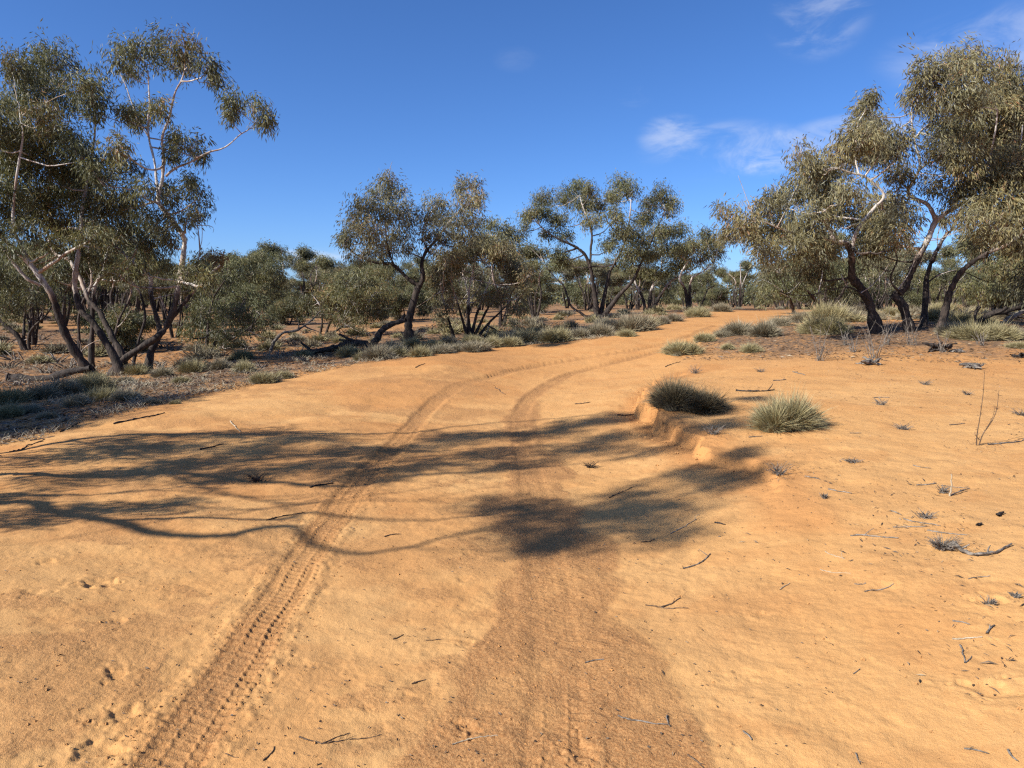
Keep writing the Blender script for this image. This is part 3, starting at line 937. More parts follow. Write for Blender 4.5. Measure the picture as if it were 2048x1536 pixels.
def tree_dome():
    rng = np.random.default_rng(404)
    d = 21.5
    st = []
    for (b, tip, q) in [((935, 664), (900, 560), -.5), ((940, 664), (985, 540), .2), ((944, 663), (1010, 560), .3), ((938, 664), (950, 520), -.3), ((910, 658), (884, 581), -.6), ((948, 664), (1035, 585), .4), ((930, 663), (925, 545), .6)]:
        m = ((b[0] + tip[0]) / 2 + rng.uniform(-8, 14), (b[1] + tip[1]) / 2 + rng.uniform(-4, 10))
        st.append(px_stem([b, m, tip], d, .07, .02, None, q * 1.6))
    cl = []
    for k in range(58):
        a = rng.uniform(-.12, math.pi + .12); r = rng.uniform(.55, 1) ** .5
        cl.append((960 + 92 * r * math.cos(a), 570 - 85 * r * math.sin(a), rng.uniform(20, 30), rng.uniform(16, 22)))
    cl += [(900, 585, 26, 20), (930, 600, 26, 16), (965, 595, 26, 16), (1010, 580, 26, 20), (1040, 560, 22, 20), (875, 620, 22, 22), (1050, 610, 18, 18), (880, 590, 22, 22), (870, 560, 20, 20), (1045, 585, 20, 18), (905, 610, 24, 18), (1000, 600, 26, 14), (1030, 615, 18, 18), (890, 640, 20, 16), (1025, 650, 26, 20)]
    return build_tree('mallee_tree', at_z(940, 664, .5), st, px_clumps(cl, d, rng, 1.0), rng,
                      'low dome-shaped mallee with fanning pale stems and a rust-tinged top', leafmat=M_LEAFG, dens=.9, rough_h=1.0, dead_twigs=14, L=.10, W=.022, hue=.58)


def tree_spreading():
    rng = np.random.default_rng(505)
    d = 33.0
    st = [px_stem([(1193, 633), (1191, 607), (1186, 566), (1180, 534), (1169, 508), (1151, 494), (1125, 482), (1090, 462), (1070, 440)], d, .19, .03, None, -.6),
          px_stem([(1180, 534), (1182, 498), (1184, 467), (1177, 441), (1165, 410), (1160, 390)], d - .3, .10, .03, 0, .5),
          px_stem([(1199, 633), (1205, 615), (1214, 573), (1221, 542), (1234, 519), (1250, 485), (1260, 440), (1262, 400)], d, .16, .03, None, .6),
          px_stem([(1203, 634), (1234, 594), (1266, 560), (1285, 520), (1310, 470), (1330, 420)], d, .17, .03, None, -1.0),
          px_stem([(1182, 642), (1160, 625), (1141, 610), (1128, 573), (1115, 560), (1095, 535), (1085, 515)], d - 2, .09, .02, None, .3),
          px_stem([(1250, 485), (1220, 450), (1205, 420)], d + .3, .05, .02, 2, .3)]
    cl = [(1090, 398, 28, 18), (1060, 430, 24, 20), (1050, 455, 16, 16), (1085, 425, 30, 18), (1150, 375, 30, 18), (1180, 382, 22, 18), (1130, 400, 26, 18), (1165, 410, 30, 20), (1200, 405, 24, 20), (1238, 365, 26, 16), (1262, 380, 24, 20), (1230, 392, 26, 20),
          (1320, 390, 28, 20), (1345, 405, 20, 20), (1300, 410, 26, 22), (1340, 425, 18, 14), (1120, 440, 30, 18), (1180, 440, 28, 18), (1230, 430, 30, 20), (1290, 440, 30, 20), (1095, 465, 26, 14), (1130, 470, 26, 14), (1250, 465, 36, 22), (1290, 475, 34, 20),
          (1220, 490, 28, 18), (1260, 505, 34, 20), (1300, 505, 30, 18), (1240, 525, 24, 14), (1085, 505, 24, 20), (1120, 510, 24, 18), (1100, 535, 20, 14), (1145, 525, 18, 14), (1320, 460, 24, 18)]
    return build_tree('mallee_tree', at_z(1196, 633, .85), st, px_clumps(cl, d, rng, 1.4), rng,
                      'wide-crowned mallee tree whose three stems spread in a V from one foot', leafmat=M_LEAF, dens=.85, rough_h=4.6, dead_twigs=14, L=.13, W=.03)


def tree_behind(seed, d, base, stems, clumps, label, mat, **kw):
    rng = np.random.default_rng(seed)
    st = [px_stem(s, d, r, .025, None, rng.uniform(-.8, .8)) for s, r in stems]
    b = st[0][0][0]
    return build_tree('mallee_tree', b, st, px_clumps(clumps, d, rng, 1.0), rng, label, leafmat=mat, **kw)


def shadow_tree():
    """the tree beside the track just out of frame, whose shadow crosses it; laid out from where its shadow falls"""
    rng = np.random.default_rng(606)
    k = 1 / math.tan(SUN_EL)
    X0 = -7.4

    def up(u, v, x):
        s = hit_base(u, v)
        H = (s[0] - x) / (k * SDIR[0])
        return np.array([x, s[1] - H * k * SDIR[1], s[2] + H])
    base = np.array([X0, 3.4, hz(X0, 3.4) - .05])
    st = []

    def stem(pts, r0, r1, par=None):
        if par is None:
            pts = [base + rng.normal(0, .08, 3) * [1, 1, 0]] + pts
        st.append((np.array(pts), r0, r1, par))
    stem([up(-60, 1010, -7.2), up(100, 1022, -7.0), up(230, 1045, -6.9), up(330, 1074, -6.8), up(480, 1076, -6.8), up(590, 1056, -6.9), up(645, 1092, -6.9), up(720, 1110, -6.9), up(820, 1098, -7), up(960, 1065, -7.0), up(1080, 1050, -7.1)], .085, .022)
    stem([up(230, 1045, -6.9), up(400, 1040, -7.1), up(530, 1040, -7.2), up(600, 1025, -7.3), up(700, 1035, -7.3), up(850, 1040, -7.3), up(960, 1030, -7.4), up(1100, 1010, -7.5)], .05, .018, 0)
    stem([up(-60, 960, -7.5), up(120, 955, -7.6), up(330, 945, -7.7), up(520, 965, -7.7), up(660, 975, -7.8), up(850, 955, -7.8), up(1000, 945, -7.8), up(1150, 930, -7.9)], .11, .022)
    stem([up(-60, 915, -7.9), up(150, 885, -8.0), up(330, 868, -8.1), up(520, 872, -8.1), up(800, 865, -8.2), up(1000, 845, -8.3), up(1250, 820, -8.3)], .10, .02)
    stem([up(330, 945, -7.7), up(500, 920, -7.6), up(700, 905, -7.7), up(900, 900, -7.8), up(1150, 890, -7.9), up(1350, 860, -7.9)], .05, .016, 2)
    stem([up(100, 1022, -7.0), up(300, 1008, -7.2), up(480, 1018, -7.3), up(640, 1000, -7.4), up(800, 985, -7.4), up(900, 970, -7.5)], .03, .010, 0)
    stem([up(330, 945, -7.7), up(450, 985, -7.4), up(600, 1003, -7.3), up(740, 1000, -7.3), up(880, 1005, -7.3)], .03, .010, 2)
    stem([up(480, 1076, -6.8), up(540, 1100, -6.7), up(600, 1130, -6.7)], .016, .006, 0)
    stem([up(480, 1076, -6.8), up(430, 1092, -6.7), up(370, 1108, -6.7)], .012, .005, 0)
    stem([up(150, 885, -8.0), up(300, 915, -7.9), up(480, 930, -7.8), up(640, 925, -7.8), up(800, 915, -7.8)], .03, .010, 3)
    stem([up(-60, 985, -7.3), up(150, 990, -7.3), up(330, 982, -7.4), up(500, 990, -7.4), up(650, 985, -7.4)], .03, .010, 2)
    stem([up(820, 1098, -7), up(940, 1105, -6.9), up(1060, 1095, -6.9)], .014, .006, 0)
    stem([up(1080, 1050, -7.1), up(1200, 1030, -7.2), up(1330, 1000, -7.2), up(1450, 960, -7.3)], .028, .012, 0)
    cl = []
    for (u, v, x, rx, rz_) in [(300, 880, -8.3, .55, .28), (480, 872, -8.1, .6, .28), (640, 880, -8.4, .55, .30), (560, 905, -7.9, .5, .26), (420, 925, -7.6, .55, .28), (300, 940, -7.9, .6, .25), (180, 950, -7.4, .5, .25), (700, 905, -7.6, .5, .28),
                               (800, 900, -8.2, .45, .28), (780, 940, -7.8, .5, .28), (640, 935, -8.1, .45, .25), (480, 955, -7.7, .4, .2), (900, 880, -8.4, .5, .28), (980, 905, -7.7, .5, .3), (1060, 870, -8.2, .5, .3), (1040, 930, -7.6, .45, .28),
                               (1150, 850, -8.5, .5, .28), (1170, 900, -7.9, .5, .3), (1260, 870, -8.2, .5, .3), (1250, 830, -8.6, .45, .25), (1350, 840, -8.3, .5, .28), (1300, 900, -7.7, .35, .25), (1430, 830, -8.4, .45, .25), (1500, 800, -8.7, .35, .22),
                               (1010, 1010, -7.2, .38, .24), (1090, 1020, -7.5, .4, .26), (1080, 1060, -7.0, .36, .22), (1160, 1070, -7.1, .34, .24), (1200, 1020, -7.6, .4, .26), (1280, 1030, -7.2, .42, .28), (1360, 1010, -7.5, .42, .28), (1340, 1060, -7.0, .36, .22),
                               (1430, 970, -7.2, .40, .26), (1400, 940, -7.9, .40, .26), (1490, 950, -7.4, .30, .22), (1280, 980, -7.9, .34, .2), (1140, 1095, -6.9, .24, .16), (1500, 910, -7.8, .25, .16), (1350, 862, -8.2, .42, .24), (1430, 862, -8.0, .42, .22), (1490, 850, -8.4, .36, .2), (1220, 838, -8.4, .45, .22), (1130, 862, -8.1, .45, .22), (1390, 880, -7.8, .3, .2), (250, 905, -7.9, .5, .24), (380, 895, -8.2, .5, .24), (120, 915, -7.8, .5, .2), (540, 940, -7.5, .4, .22), (730, 955, -7.7, .4, .2), (880, 925, -8, .45, .25), (950, 870, -8.1, .45, .24), (60, 990, -7.4, .4, .2), (150, 1020, -6.9, .35, .18), (40, 1040, -6.8, .35, .18), (330, 1010, -7.3, .3, .14)]:
        c = up(u, v, x + rng.uniform(-.2, .2))
        cl.append((c, (rx * .98, rx * .76, rz_)))
    return build_tree('mallee_tree', base, st, cl, rng, 'mallee tree beside the track whose branching shadow falls across the sand', leafmat=M_LEAF, dens=1.08, rough_h=2.0, dead_twigs=26, L=.10, W=.022)


def shade_tree():
    """a second tree just out of frame that shades the spinifex below the lip of the track"""
    rng = np.random.default_rng(616)
    b = np.array([-12.6, 7.3, hz(-12.6, 7.3) - .05])
    st, cl = [], []
    for k in range(5):
        a = 1.257 * k + .3
        o = np.array([math.cos(a), math.sin(a), 0])
        st.append((np.array([b + o * .1, b + o * .5 + [0, 0, 1.4], b + o * .9 + [0, 0, 2.9], b + o * 1.3 + [0, 0, 4.2]]), .09, .03, None))
        for q in range(6):
            cl.append((b + o * 1.2 + [0, 0, 3.7] + rng.normal(0, .8, 3) * [1, 1, .9], (.75, .75, .5)))
    return build_tree('mallee_tree', b, st, cl, rng, 'mallee tree beside the lip of the track shading the low green spinifex', leafmat=M_LEAF, dens=1.0, rough_h=1.6, dead_twigs=4, L=.11, W=.026)


shade_tree()
tree_left()
tree_right()
tree_mid()
tree_dome()
tree_spreading()
shadow_tree()

tree_behind(701, 36, None,
            [([(1292, 615), (1285, 595), (1270, 565), (1268, 545), (1262, 520)], .13), ([(1298, 615), (1302, 580), (1318, 555), (1325, 520), (1320, 490)], .13), ([(1300, 616), (1325, 585), (1345, 560), (1375, 545), (1400, 530)], .12)],
            [(1330, 470, 28, 16), (1360, 460, 30, 18), (1340, 500, 32, 18), (1300, 510, 28, 18), (1275, 540, 24, 16), (1310, 545, 30, 16), (1350, 530, 32, 20), (1370, 500, 30, 20), (1265, 515, 22, 16), (1335, 565, 26, 14)],
            'mallee tree standing behind the wide-crowned one, pale stems leaning apart', M_LEAF, dens=.8, L=.14, W=.032, rough_h=1.2, hue=.5)
tree_behind(702, 34, None,
            [([(1378, 613), (1372, 580), (1360, 555), (1375, 525), (1390, 500)], .13), ([(1382, 614), (1380, 580), (1385, 555), (1410, 540), (1430, 520)], .11), ([(1390, 612), (1405, 605), (1415, 580), (1428, 572)], .06)],
            [(1390, 490, 30, 18), (1365, 505, 26, 18), (1415, 480, 26, 18), (1430, 500, 26, 18), (1400, 515, 34, 18), (1370, 530, 26, 14), (1420, 535, 22, 12), (1440, 475, 18, 16), (1410, 465, 22, 12)],
            'mallee tree at the crest of the track with a bare arched side stem', M_LEAF, dens=.8, L=.14, W=.03, rough_h=1.4, hue=.55)
tree_behind(703, 22, None,
            [([(55, 738), (34, 670), (5, 645), (-20, 620), (-50, 560)], .13), ([(52, 737), (48, 667), (50, 640), (55, 585), (70, 540)], .09), ([(60, 738), (60, 665), (92, 632), (110, 600)], .07)],
            [(20, 560, 60, 34), (70, 540, 46, 30), (-30, 540, 50, 50), (20, 610, 46, 26), (100, 585, 34, 26), (-30, 600, 40, 40), (60, 590, 36, 26)],
            'mallee tree with a blackened forked trunk behind the fallen timber', M_LEAF, dens=.8, L=.11, W=.024, rough_h=1.8)
tree_behind(704, 21, None,
            [([(412, 702), (415, 660), (420, 620), (430, 590), (450, 560)], .08), ([(420, 702), (440, 660), (470, 630), (490, 600)], .06), ([(425, 703), (460, 680), (500, 655), (520, 630)], .05)],
            [(420, 580, 38, 26), (455, 560, 36, 26), (490, 590, 36, 28), (520, 610, 30, 28), (440, 615, 40, 28), (480, 630, 40, 26), (400, 630, 34, 30), (415, 665, 40, 26), (460, 665, 40, 24), (505, 650, 34, 26), (530, 640, 22, 20), (385, 665, 26, 20), (440, 690, 30, 12)],
            'dark bushy mallee with leaves down to the ground beside the tall many-stemmed tree', M_LEAFD, dens=1.15, L=.10, W=.022, rough_h=3.5, dead_twigs=6)
tree_behind(705, 26, None,
            [([(640, 672), (645, 640), (640, 610), (625, 590)], .06), ([(646, 672), (665, 640), (690, 610), (700, 580)], .06), ([(650, 673), (690, 650), (730, 620), (745, 590)], .05)],
            [(620, 605, 32, 20), (650, 590, 32, 20), (690, 565, 32, 20), (725, 560, 32, 22), (670, 610, 36, 22), (710, 600, 36, 22), (745, 585, 30, 24), (690, 585, 32, 20), (755, 620, 26, 22), (640, 625, 30, 16), (720, 635, 30, 18), (770, 600, 26, 26), (680, 640, 24, 14)],
            'rounded olive mallee shrub behind the fallen dark log', M_LEAF, dens=.9, L=.12, W=.026, rough_h=1.2, hue=.62, dead_twigs=16)
tree_behind(706, 29, None,
            [([(1000, 640), (1000, 600), (985, 550), (990, 500), (1000, 470)], .10), ([(1005, 640), (1020, 590), (1025, 540), (1030, 490)], .10)],
            [(980, 450, 28, 16), (1010, 460, 28, 18), (1035, 470, 22, 18), (1000, 485, 32, 18), (970, 475, 24, 16), (1040, 500, 20, 16), (1020, 500, 24, 14)],
            'mallee tree whose crown shows above the low dome-shaped one', M_LEAF, dens=.9, L=.12, W=.028, rough_h=2.0)
tree_behind(707, 30, None,
            [([(1640, 632), (1630, 600), (1610, 575), (1600, 545)], .16), ([(1646, 632), (1650, 600), (1655, 560)], .15), ([(1655, 633), (1672, 605), (1690, 575), (1700, 545)], .14), ([(1590, 630), (1580, 600), (1565, 580)], .12)],
            [(1590, 560, 40, 26), (1640, 545, 40, 26), (1690, 540, 40, 26), (1560, 580, 36, 22), (1610, 585, 36, 16), (1545, 555, 30, 22), (1720, 570, 30, 24), (1670, 575, 34, 16), (1530, 590, 26, 18)],
            'dense dark-trunked mallee thicket tree behind the spinifex on the rise', M_LEAFD, dens=.9, L=.13, W=.03, rough_h=2.4)
tree_behind(708, 30, None,
            [([(1985, 640), (1990, 600), (2000, 560), (2010, 520)], .13), ([(1990, 640), (2010, 600), (2040, 560)], .12), ([(1976, 640), (1960, 610), (1945, 570)], .10)],
            [(1950, 560, 36, 24), (2000, 545, 40, 26), (2040, 560, 40, 30), (1960, 590, 30, 20), (2030, 600, 36, 24), (1990, 585, 36, 20), (2060, 520, 40, 30), (1925, 575, 24, 18)],
            'leafy mallee behind the leaning dead branch on the rise', M_LEAFD, dens=.9, L=.13, W=.03, rough_h=1.6)
tree_behind(709, 42, None,
            [([(480, 650), (490, 600), (500, 560), (510, 530)], .14), ([(484, 650), (470, 600), (465, 560)], .12), ([(490, 650), (530, 600), (550, 560)], .11)],
            [(470, 530, 26, 16), (505, 525, 30, 18), (540, 535, 26, 18), (480, 555, 32, 18), (525, 560, 32, 18), (560, 560, 22, 16), (455, 560, 22, 18), (550, 585, 26, 16), (500, 585, 30, 16)],
            'tall pale-limbed mallee in the background beyond the dark bushy one', M_LEAF, dens=.8, L=.15, W=.036, rough_h=1.4)


# ------------------------------------------------------------------ what things stand beside, for their labels
LANDMARKS = [(hit(u, v)[:2], t) for (u, v, t) in [
    (1578, 858, 'the pale sunlit spinifex'), (1400, 900, 'the eroded bank'), (1885, 1100, 'the uprooted grey tussock'), (1955, 893, 'the bare two-stemmed sapling'), (1945, 736, 'the weathered stump fragment'),
    (1740, 730, 'the grey lump of root wood'), (500, 1290, 'the tread-marked wheel track'), (720, 950, 'the tree shadow across the track'), (1110, 1380, 'the crusted middle of the track'), (1930, 1310, 'the sticks crossed in a V'),
    (215, 752, 'the tall many-stemmed mallee'), (90, 762, 'the thick dark log in shade'), (690, 692, 'the arched dark log'), (821, 684, 'the forked dark-trunked mallee'), (940, 664, 'the dome-shaped mallee'),
    (1196, 633, 'the V-stemmed wide mallee'), (1790, 655, 'the blackened stems on the rise'), (1985, 640, 'the long slanting dead branch'), (420, 702, 'the dark bushy mallee'), (645, 672, 'the olive shrub mallee'),
    (1645, 636, 'the dark-trunked thicket tree'), (1480, 624, 'the crest of the track'), (55, 738, 'the blackened forked trunk'), (1380, 720, 'the bend of the track'), (160, 856, 'the dry grass fringe')]]


def beside(p):
    return min(LANDMARKS, key=lambda l: math.hypot(l[0][0] - p[0], l[0][1] - p[1]))[1]


def beyond(p):
    a = math.atan2(p[0], p[1])
    far = [l for l in LANDMARKS if l[0][1] > 15 and 'log' not in l[1]]
    return min(far, key=lambda l: abs(math.atan2(l[0][0], l[0][1]) - a))[1]


# ------------------------------------------------------------------ background mallees: a few kinds, copied
def gen_kind(seed, H, Wd, mat, nst, low):
    rng = np.random.default_rng(seed)
    st, cl = [], []
    for k in range(nst):
        a = 2 * math.pi * k / nst + rng.uniform(-.5, .5)
        out = np.array([math.cos(a), math.sin(a), 0])
        top = out * Wd * rng.uniform(.3, .65) + np.array([0, 0, H * rng.uniform(.62, .82)])
        m1 = out * Wd * rng.uniform(.12, .3) + np.array([0, 0, H * .28]) + rng.normal(0, .12, 3)
        m2 = out * Wd * rng.uniform(.2, .45) + np.array([0, 0, H * .52]) + rng.normal(0, .2, 3)
        st.append((np.array([out * .1 + [0, 0, -.15], m1, m2, top]), .055 + .012 * H, .03, None))
        for q in range(4):
            c = top + rng.normal(0, .32 * Wd, 3) * [1, 1, .35]
            c[2] = min(c[2], H * .93)
            cl.append((c, (rng.uniform(.4, .75), rng.uniform(.4, .75), rng.uniform(.26, .42))))
    for q in range(int(7 * low)):
        a = rng.uniform(0, 2 * math.pi)
        cl.append((np.array([math.cos(a) * Wd * .75, math.sin(a) * Wd * .75, H * rng.uniform(.2, .55)]), (.7, .7, .45)))
    return build_tree('mallee_tree', (0, 0, 0), st, cl, rng, 'x', leafmat=mat, dens=.62, L=.16, W=.042, rough_h=H * .5, dead_twigs=12)


KINDS = [gen_kind(31, 5.4, 1.8, M_LEAF, 4, .2), gen_kind(32, 4.4, 2.0, M_LEAFD, 5, .5), gen_kind(33, 6.4, 2.1, M_LEAF, 4, 0), gen_kind(34, 3.0, 1.7, M_LEAFD, 5, 1.2), gen_kind(35, 4.8, 2.3, M_LEAFG, 5, .3)]
KLAB = ['open scrub mallee with pale upper limbs', 'dense dark green scrub mallee', 'tall thin-crowned scrub mallee', 'low dark scrub bush', 'spreading grey-leaved scrub mallee']


def copy_tree(src, loc, rz, sc, sz=1.0):
    c = src.copy()
    COL.objects.link(c)
    c.location = tuple(loc); c.rotation_euler = (0, 0, rz); c.scale = (sc, sc, sc * sz)
    for ch in src.children:
        k = ch.copy()
        COL.objects.link(k)
        k.parent = c
    return c


def scatter_background():
    rng = np.random.default_rng(77)
    spots = []
    # (angle in photo columns, distance): the wall of scrub round the clearing
    tries = 0
    while len(spots) < 215 and tries < 20000:
        tries += 1
        u = rng.uniform(-150, 2200) if rng.random() < .7 else rng.uniform(-100, 900)
        d = 21 + 70 * rng.beta(1.1, 1.3)
        if 1080 < u < 1560 and d < 46:
            continue
        if 560 < u < 1110 and d < 35:
            continue
        if u > 1500 and d < 33 or 580 < u < 700 and d < 42:
            continue
        if u < 560 and d < (31 if u > 370 else 22):
            continue
        x = (u - 1024) / FPX * d
        if inside_road(np.array([x]), np.array([d]))[0]:
            continue
        if any((x - p[0]) ** 2 + (d - p[1]) ** 2 < (2.1 if d > 45 else 2.6) ** 2 for p in spots):
            continue
        spots.append((x, d))
    used = set()
    for i, (x, y) in enumerate(spots):
        k = int(rng.choice(5, p=[.28, .18, .16, .16, .22]))
        sc = rng.uniform(.55, .98) * (.82 if y < 32 else 1) * (1.0 + max(0, y - 40) / 160)
        if 900 < 1024 + x / y * FPX < 1600:
            sc *= .78
        elif 340 < 1024 + x / y * FPX < 720:
            sc *= .88
        loc = (x, y, hz(x, y) - .05)
        if k in used:
            o = copy_tree(KINDS[k], loc, rng.uniform(0, 6.28), sc, rng.uniform(.85, 1.1))
        else:
            o = KINDS[k]; used.add(k)
            o.location = loc; o.scale = (sc, sc, sc)
        far = 'far behind' if y > 62 else ('well behind' if y > 44 else 'behind')
        o['label'] = KLAB[k] + ' ' + far + ' ' + beyond((x, y))
        o['group'] = o['label']


scatter_background()


def far_scrub():
    """the woodland beyond that reads as one mass: leaf-sized sprays heaped into rounded crowns"""
    rng = np.random.default_rng(78)
    acc = Acc()
    n = 300
    for k in range(n):
        d = 86 + 90 * rng.random() ** 1.2
        x = rng.uniform(-1.0, 1.0) * d * .85
        hgt = rng.uniform(2.0, 4.6) * (.8 if d < 85 else 1)
        w = rng.uniform(1.6, 3.2)
        m = 230
        dv = unit(rng.normal(size=(m, 3)))
        P = dv * np.array([w, w, hgt * .45]) * rng.uniform(.6, 1.0, m)[:, None] ** .5 * (1 + .25 * np.sin(dv[:, :1] * 5 + k) * np.cos(dv[:, 1:2] * 4))
        P += np.array([x, d, .85 + hgt * .52])
        leaves(acc, P, dv, rng, .42, .24, .5, rng.normal(.5, .12), rng.normal(.4, .15))
    link('far_scrub', acc.mesh('far_scrub', M_LEAF, False), kind='stuff', label='far-off belt of mallee scrub closing the view', category='scrub')


far_scrub()


# ------------------------------------------------------------------ spinifex
def tussock_mesh(name, seed, nb, mat, bl=.30, bw=.0045, flat=.72, spiky=.12):
    """dome of stiff needle blades about 1 m across"""
    rng = np.random.default_rng(seed)
    acc = Acc()
    # a few off-centre lobes make the dome uneven
    lobes = [(0, 0, 1.0)] + [(rng.uniform(-.24, .24), rng.uniform(-.24, .24), rng.uniform(.55, .85)) for _ in range(4)]
    ids = rng.choice(len(lobes), nb, p=np.array([l[2] for l in lobes]) / sum(l[2] for l in lobes))
    lo = np.array(lobes)[ids]
    d = rng.normal(size=(nb, 3)); d[:, 2] = np.abs(d[:, 2]) * 1.05 + .03
    d = unit(d)
    rad = .40 * lo[:, 2] * rng.uniform(.80, 1.05, nb)
    start = np.stack([lo[:, 0], lo[:, 1], np.zeros(nb)], 1) + d * np.array([1, 1, flat]) * rad[:, None] * rng.uniform(.15, .6, nb)[:, None]
    dirn = unit(d * np.array([1, 1, .95]) + rng.normal(0, spiky, (nb, 3)) + np.array([0, 0, .10]))
    az = np.arctan2(d[:, 1], d[:, 0])
    lop = 1 + .16 * np.sin(az * 2 + seed) + .16 * np.sin(az * 5 + seed * 2.3) + .12 * np.sin(d[:, 2] * 9 + az * 3)
    ln = bl * (rng.uniform(.45, 1.15, nb) * lop)[:, None] * (.55 + .45 * lo[:, 2:3])
    ln[rng.random(nb) < .03] *= 1.45
    tip = start + dirn * ln
    tip[:, 2] = np.maximum(tip[:, 2], .004)
    start[:, 2] = np.maximum(start[:, 2], 0)
    s = unit(np.cross(dirn, rng.normal(size=(nb, 3)))) * bw
    bendv = np.array([0, 0, -1]) * ln * .06
    mid = (start + tip) / 2 - bendv
    V = np.stack([start - s, mid - s * .8, tip, mid + s * .8], 1).reshape(-1, 3)
    V[0::4] = start - s * .5
    Q = np.arange(nb * 4).reshape(nb, 4)
    al = np.tile([.15, .6, 1.0, .6], nb)
    patch = np.repeat(np.clip(rng.normal(.35, .3, nb) + .35 * np.sin(az * 3 + d[:, 2] * 6 + seed), 0, 1), 4)
    acc.add(V, Q, along=al, tone=patch)
    # dark thatch inside, so one does not see straight through the clump
    for (lx, ly, s_) in lobes:
        th = np.linspace(0, 2 * math.pi, 12, endpoint=False); ph = np.linspace(0.02, math.pi / 2, 5)
        T, Pp = np.meshgrid(th, ph)
        rr_ = .25 * s_ * (1 + .10 * rng.normal(size=T.shape))
        VV = np.stack([lx + rr_ * np.cos(Pp) * np.cos(T), ly + rr_ * np.cos(Pp) * np.sin(T), rr_ * np.sin(Pp) * flat - .02], -1).reshape(-1, 3)
        i = np.arange(60).reshape(5, 12); j = np.roll(i, -1, 1)
        acc.add(VV, np.stack([i[:-1], j[:-1], j[1:], i[1:]], -1).reshape(-1, 4), along=np.full(60, .12), tone=np.full(60, .8))
    return acc.mesh(name, mat, False)


SP_NEAR = [tussock_mesh('spinifex_near', 1, 9000, M_SPIN, .32, .0026, .80), tussock_mesh('spinifex_near_shaded', 2, 9000, M_SPIND, .34, .0028, .85, .2), tussock_mesh('spinifex_near_shaded', 3, 9000, M_SPIND, .34, .0028, .72, .2)]  # last two wear the blade colours darkened for shade on the bank
SP_MID = [tussock_mesh('spinifex', 10 + k, 6000, m_, .27, .0040, f_ * .92) for k, (m_, f_) in enumerate([(M_SPIN, .72), (M_SPIN, .62), (M_SPINGREY, .66), (M_SPIN, .8), (M_SPINGREY, .55)])]
SP_FAR = [tussock_mesh('spinifex_small', 20 + k, 900, m_, .30, .011, f_) for k, (m_, f_) in enumerate([(M_SPIN, .65), (M_SPINGREY, .6), (M_SPIN, .55)])]


def tussock(me, p, width, label, group=None, rng=RNG, sz=1.0):
    o = link('spinifex_tussock', me, loc=(p[0], p[1], p[2] - .015), label=label, category='tussock')
    s = width * 1.2
    o.scale = (s, s * rng.uniform(.85, 1.15), s * sz * 1.12)
    o.rotation_euler = (0, 0, rng.uniform(0, 6.28))
    if group:
        o['label'] = ('small ' if s < .62 else 'large ' if s > 1.0 else 'middling ') + ('grey' if 'grey' in me.materials[0].name else 'green') + ' spinifex tussock ' + ('near ' if group == 'near' else 'out past ') + beside(p)
        o['group'] = o['label']
    return o


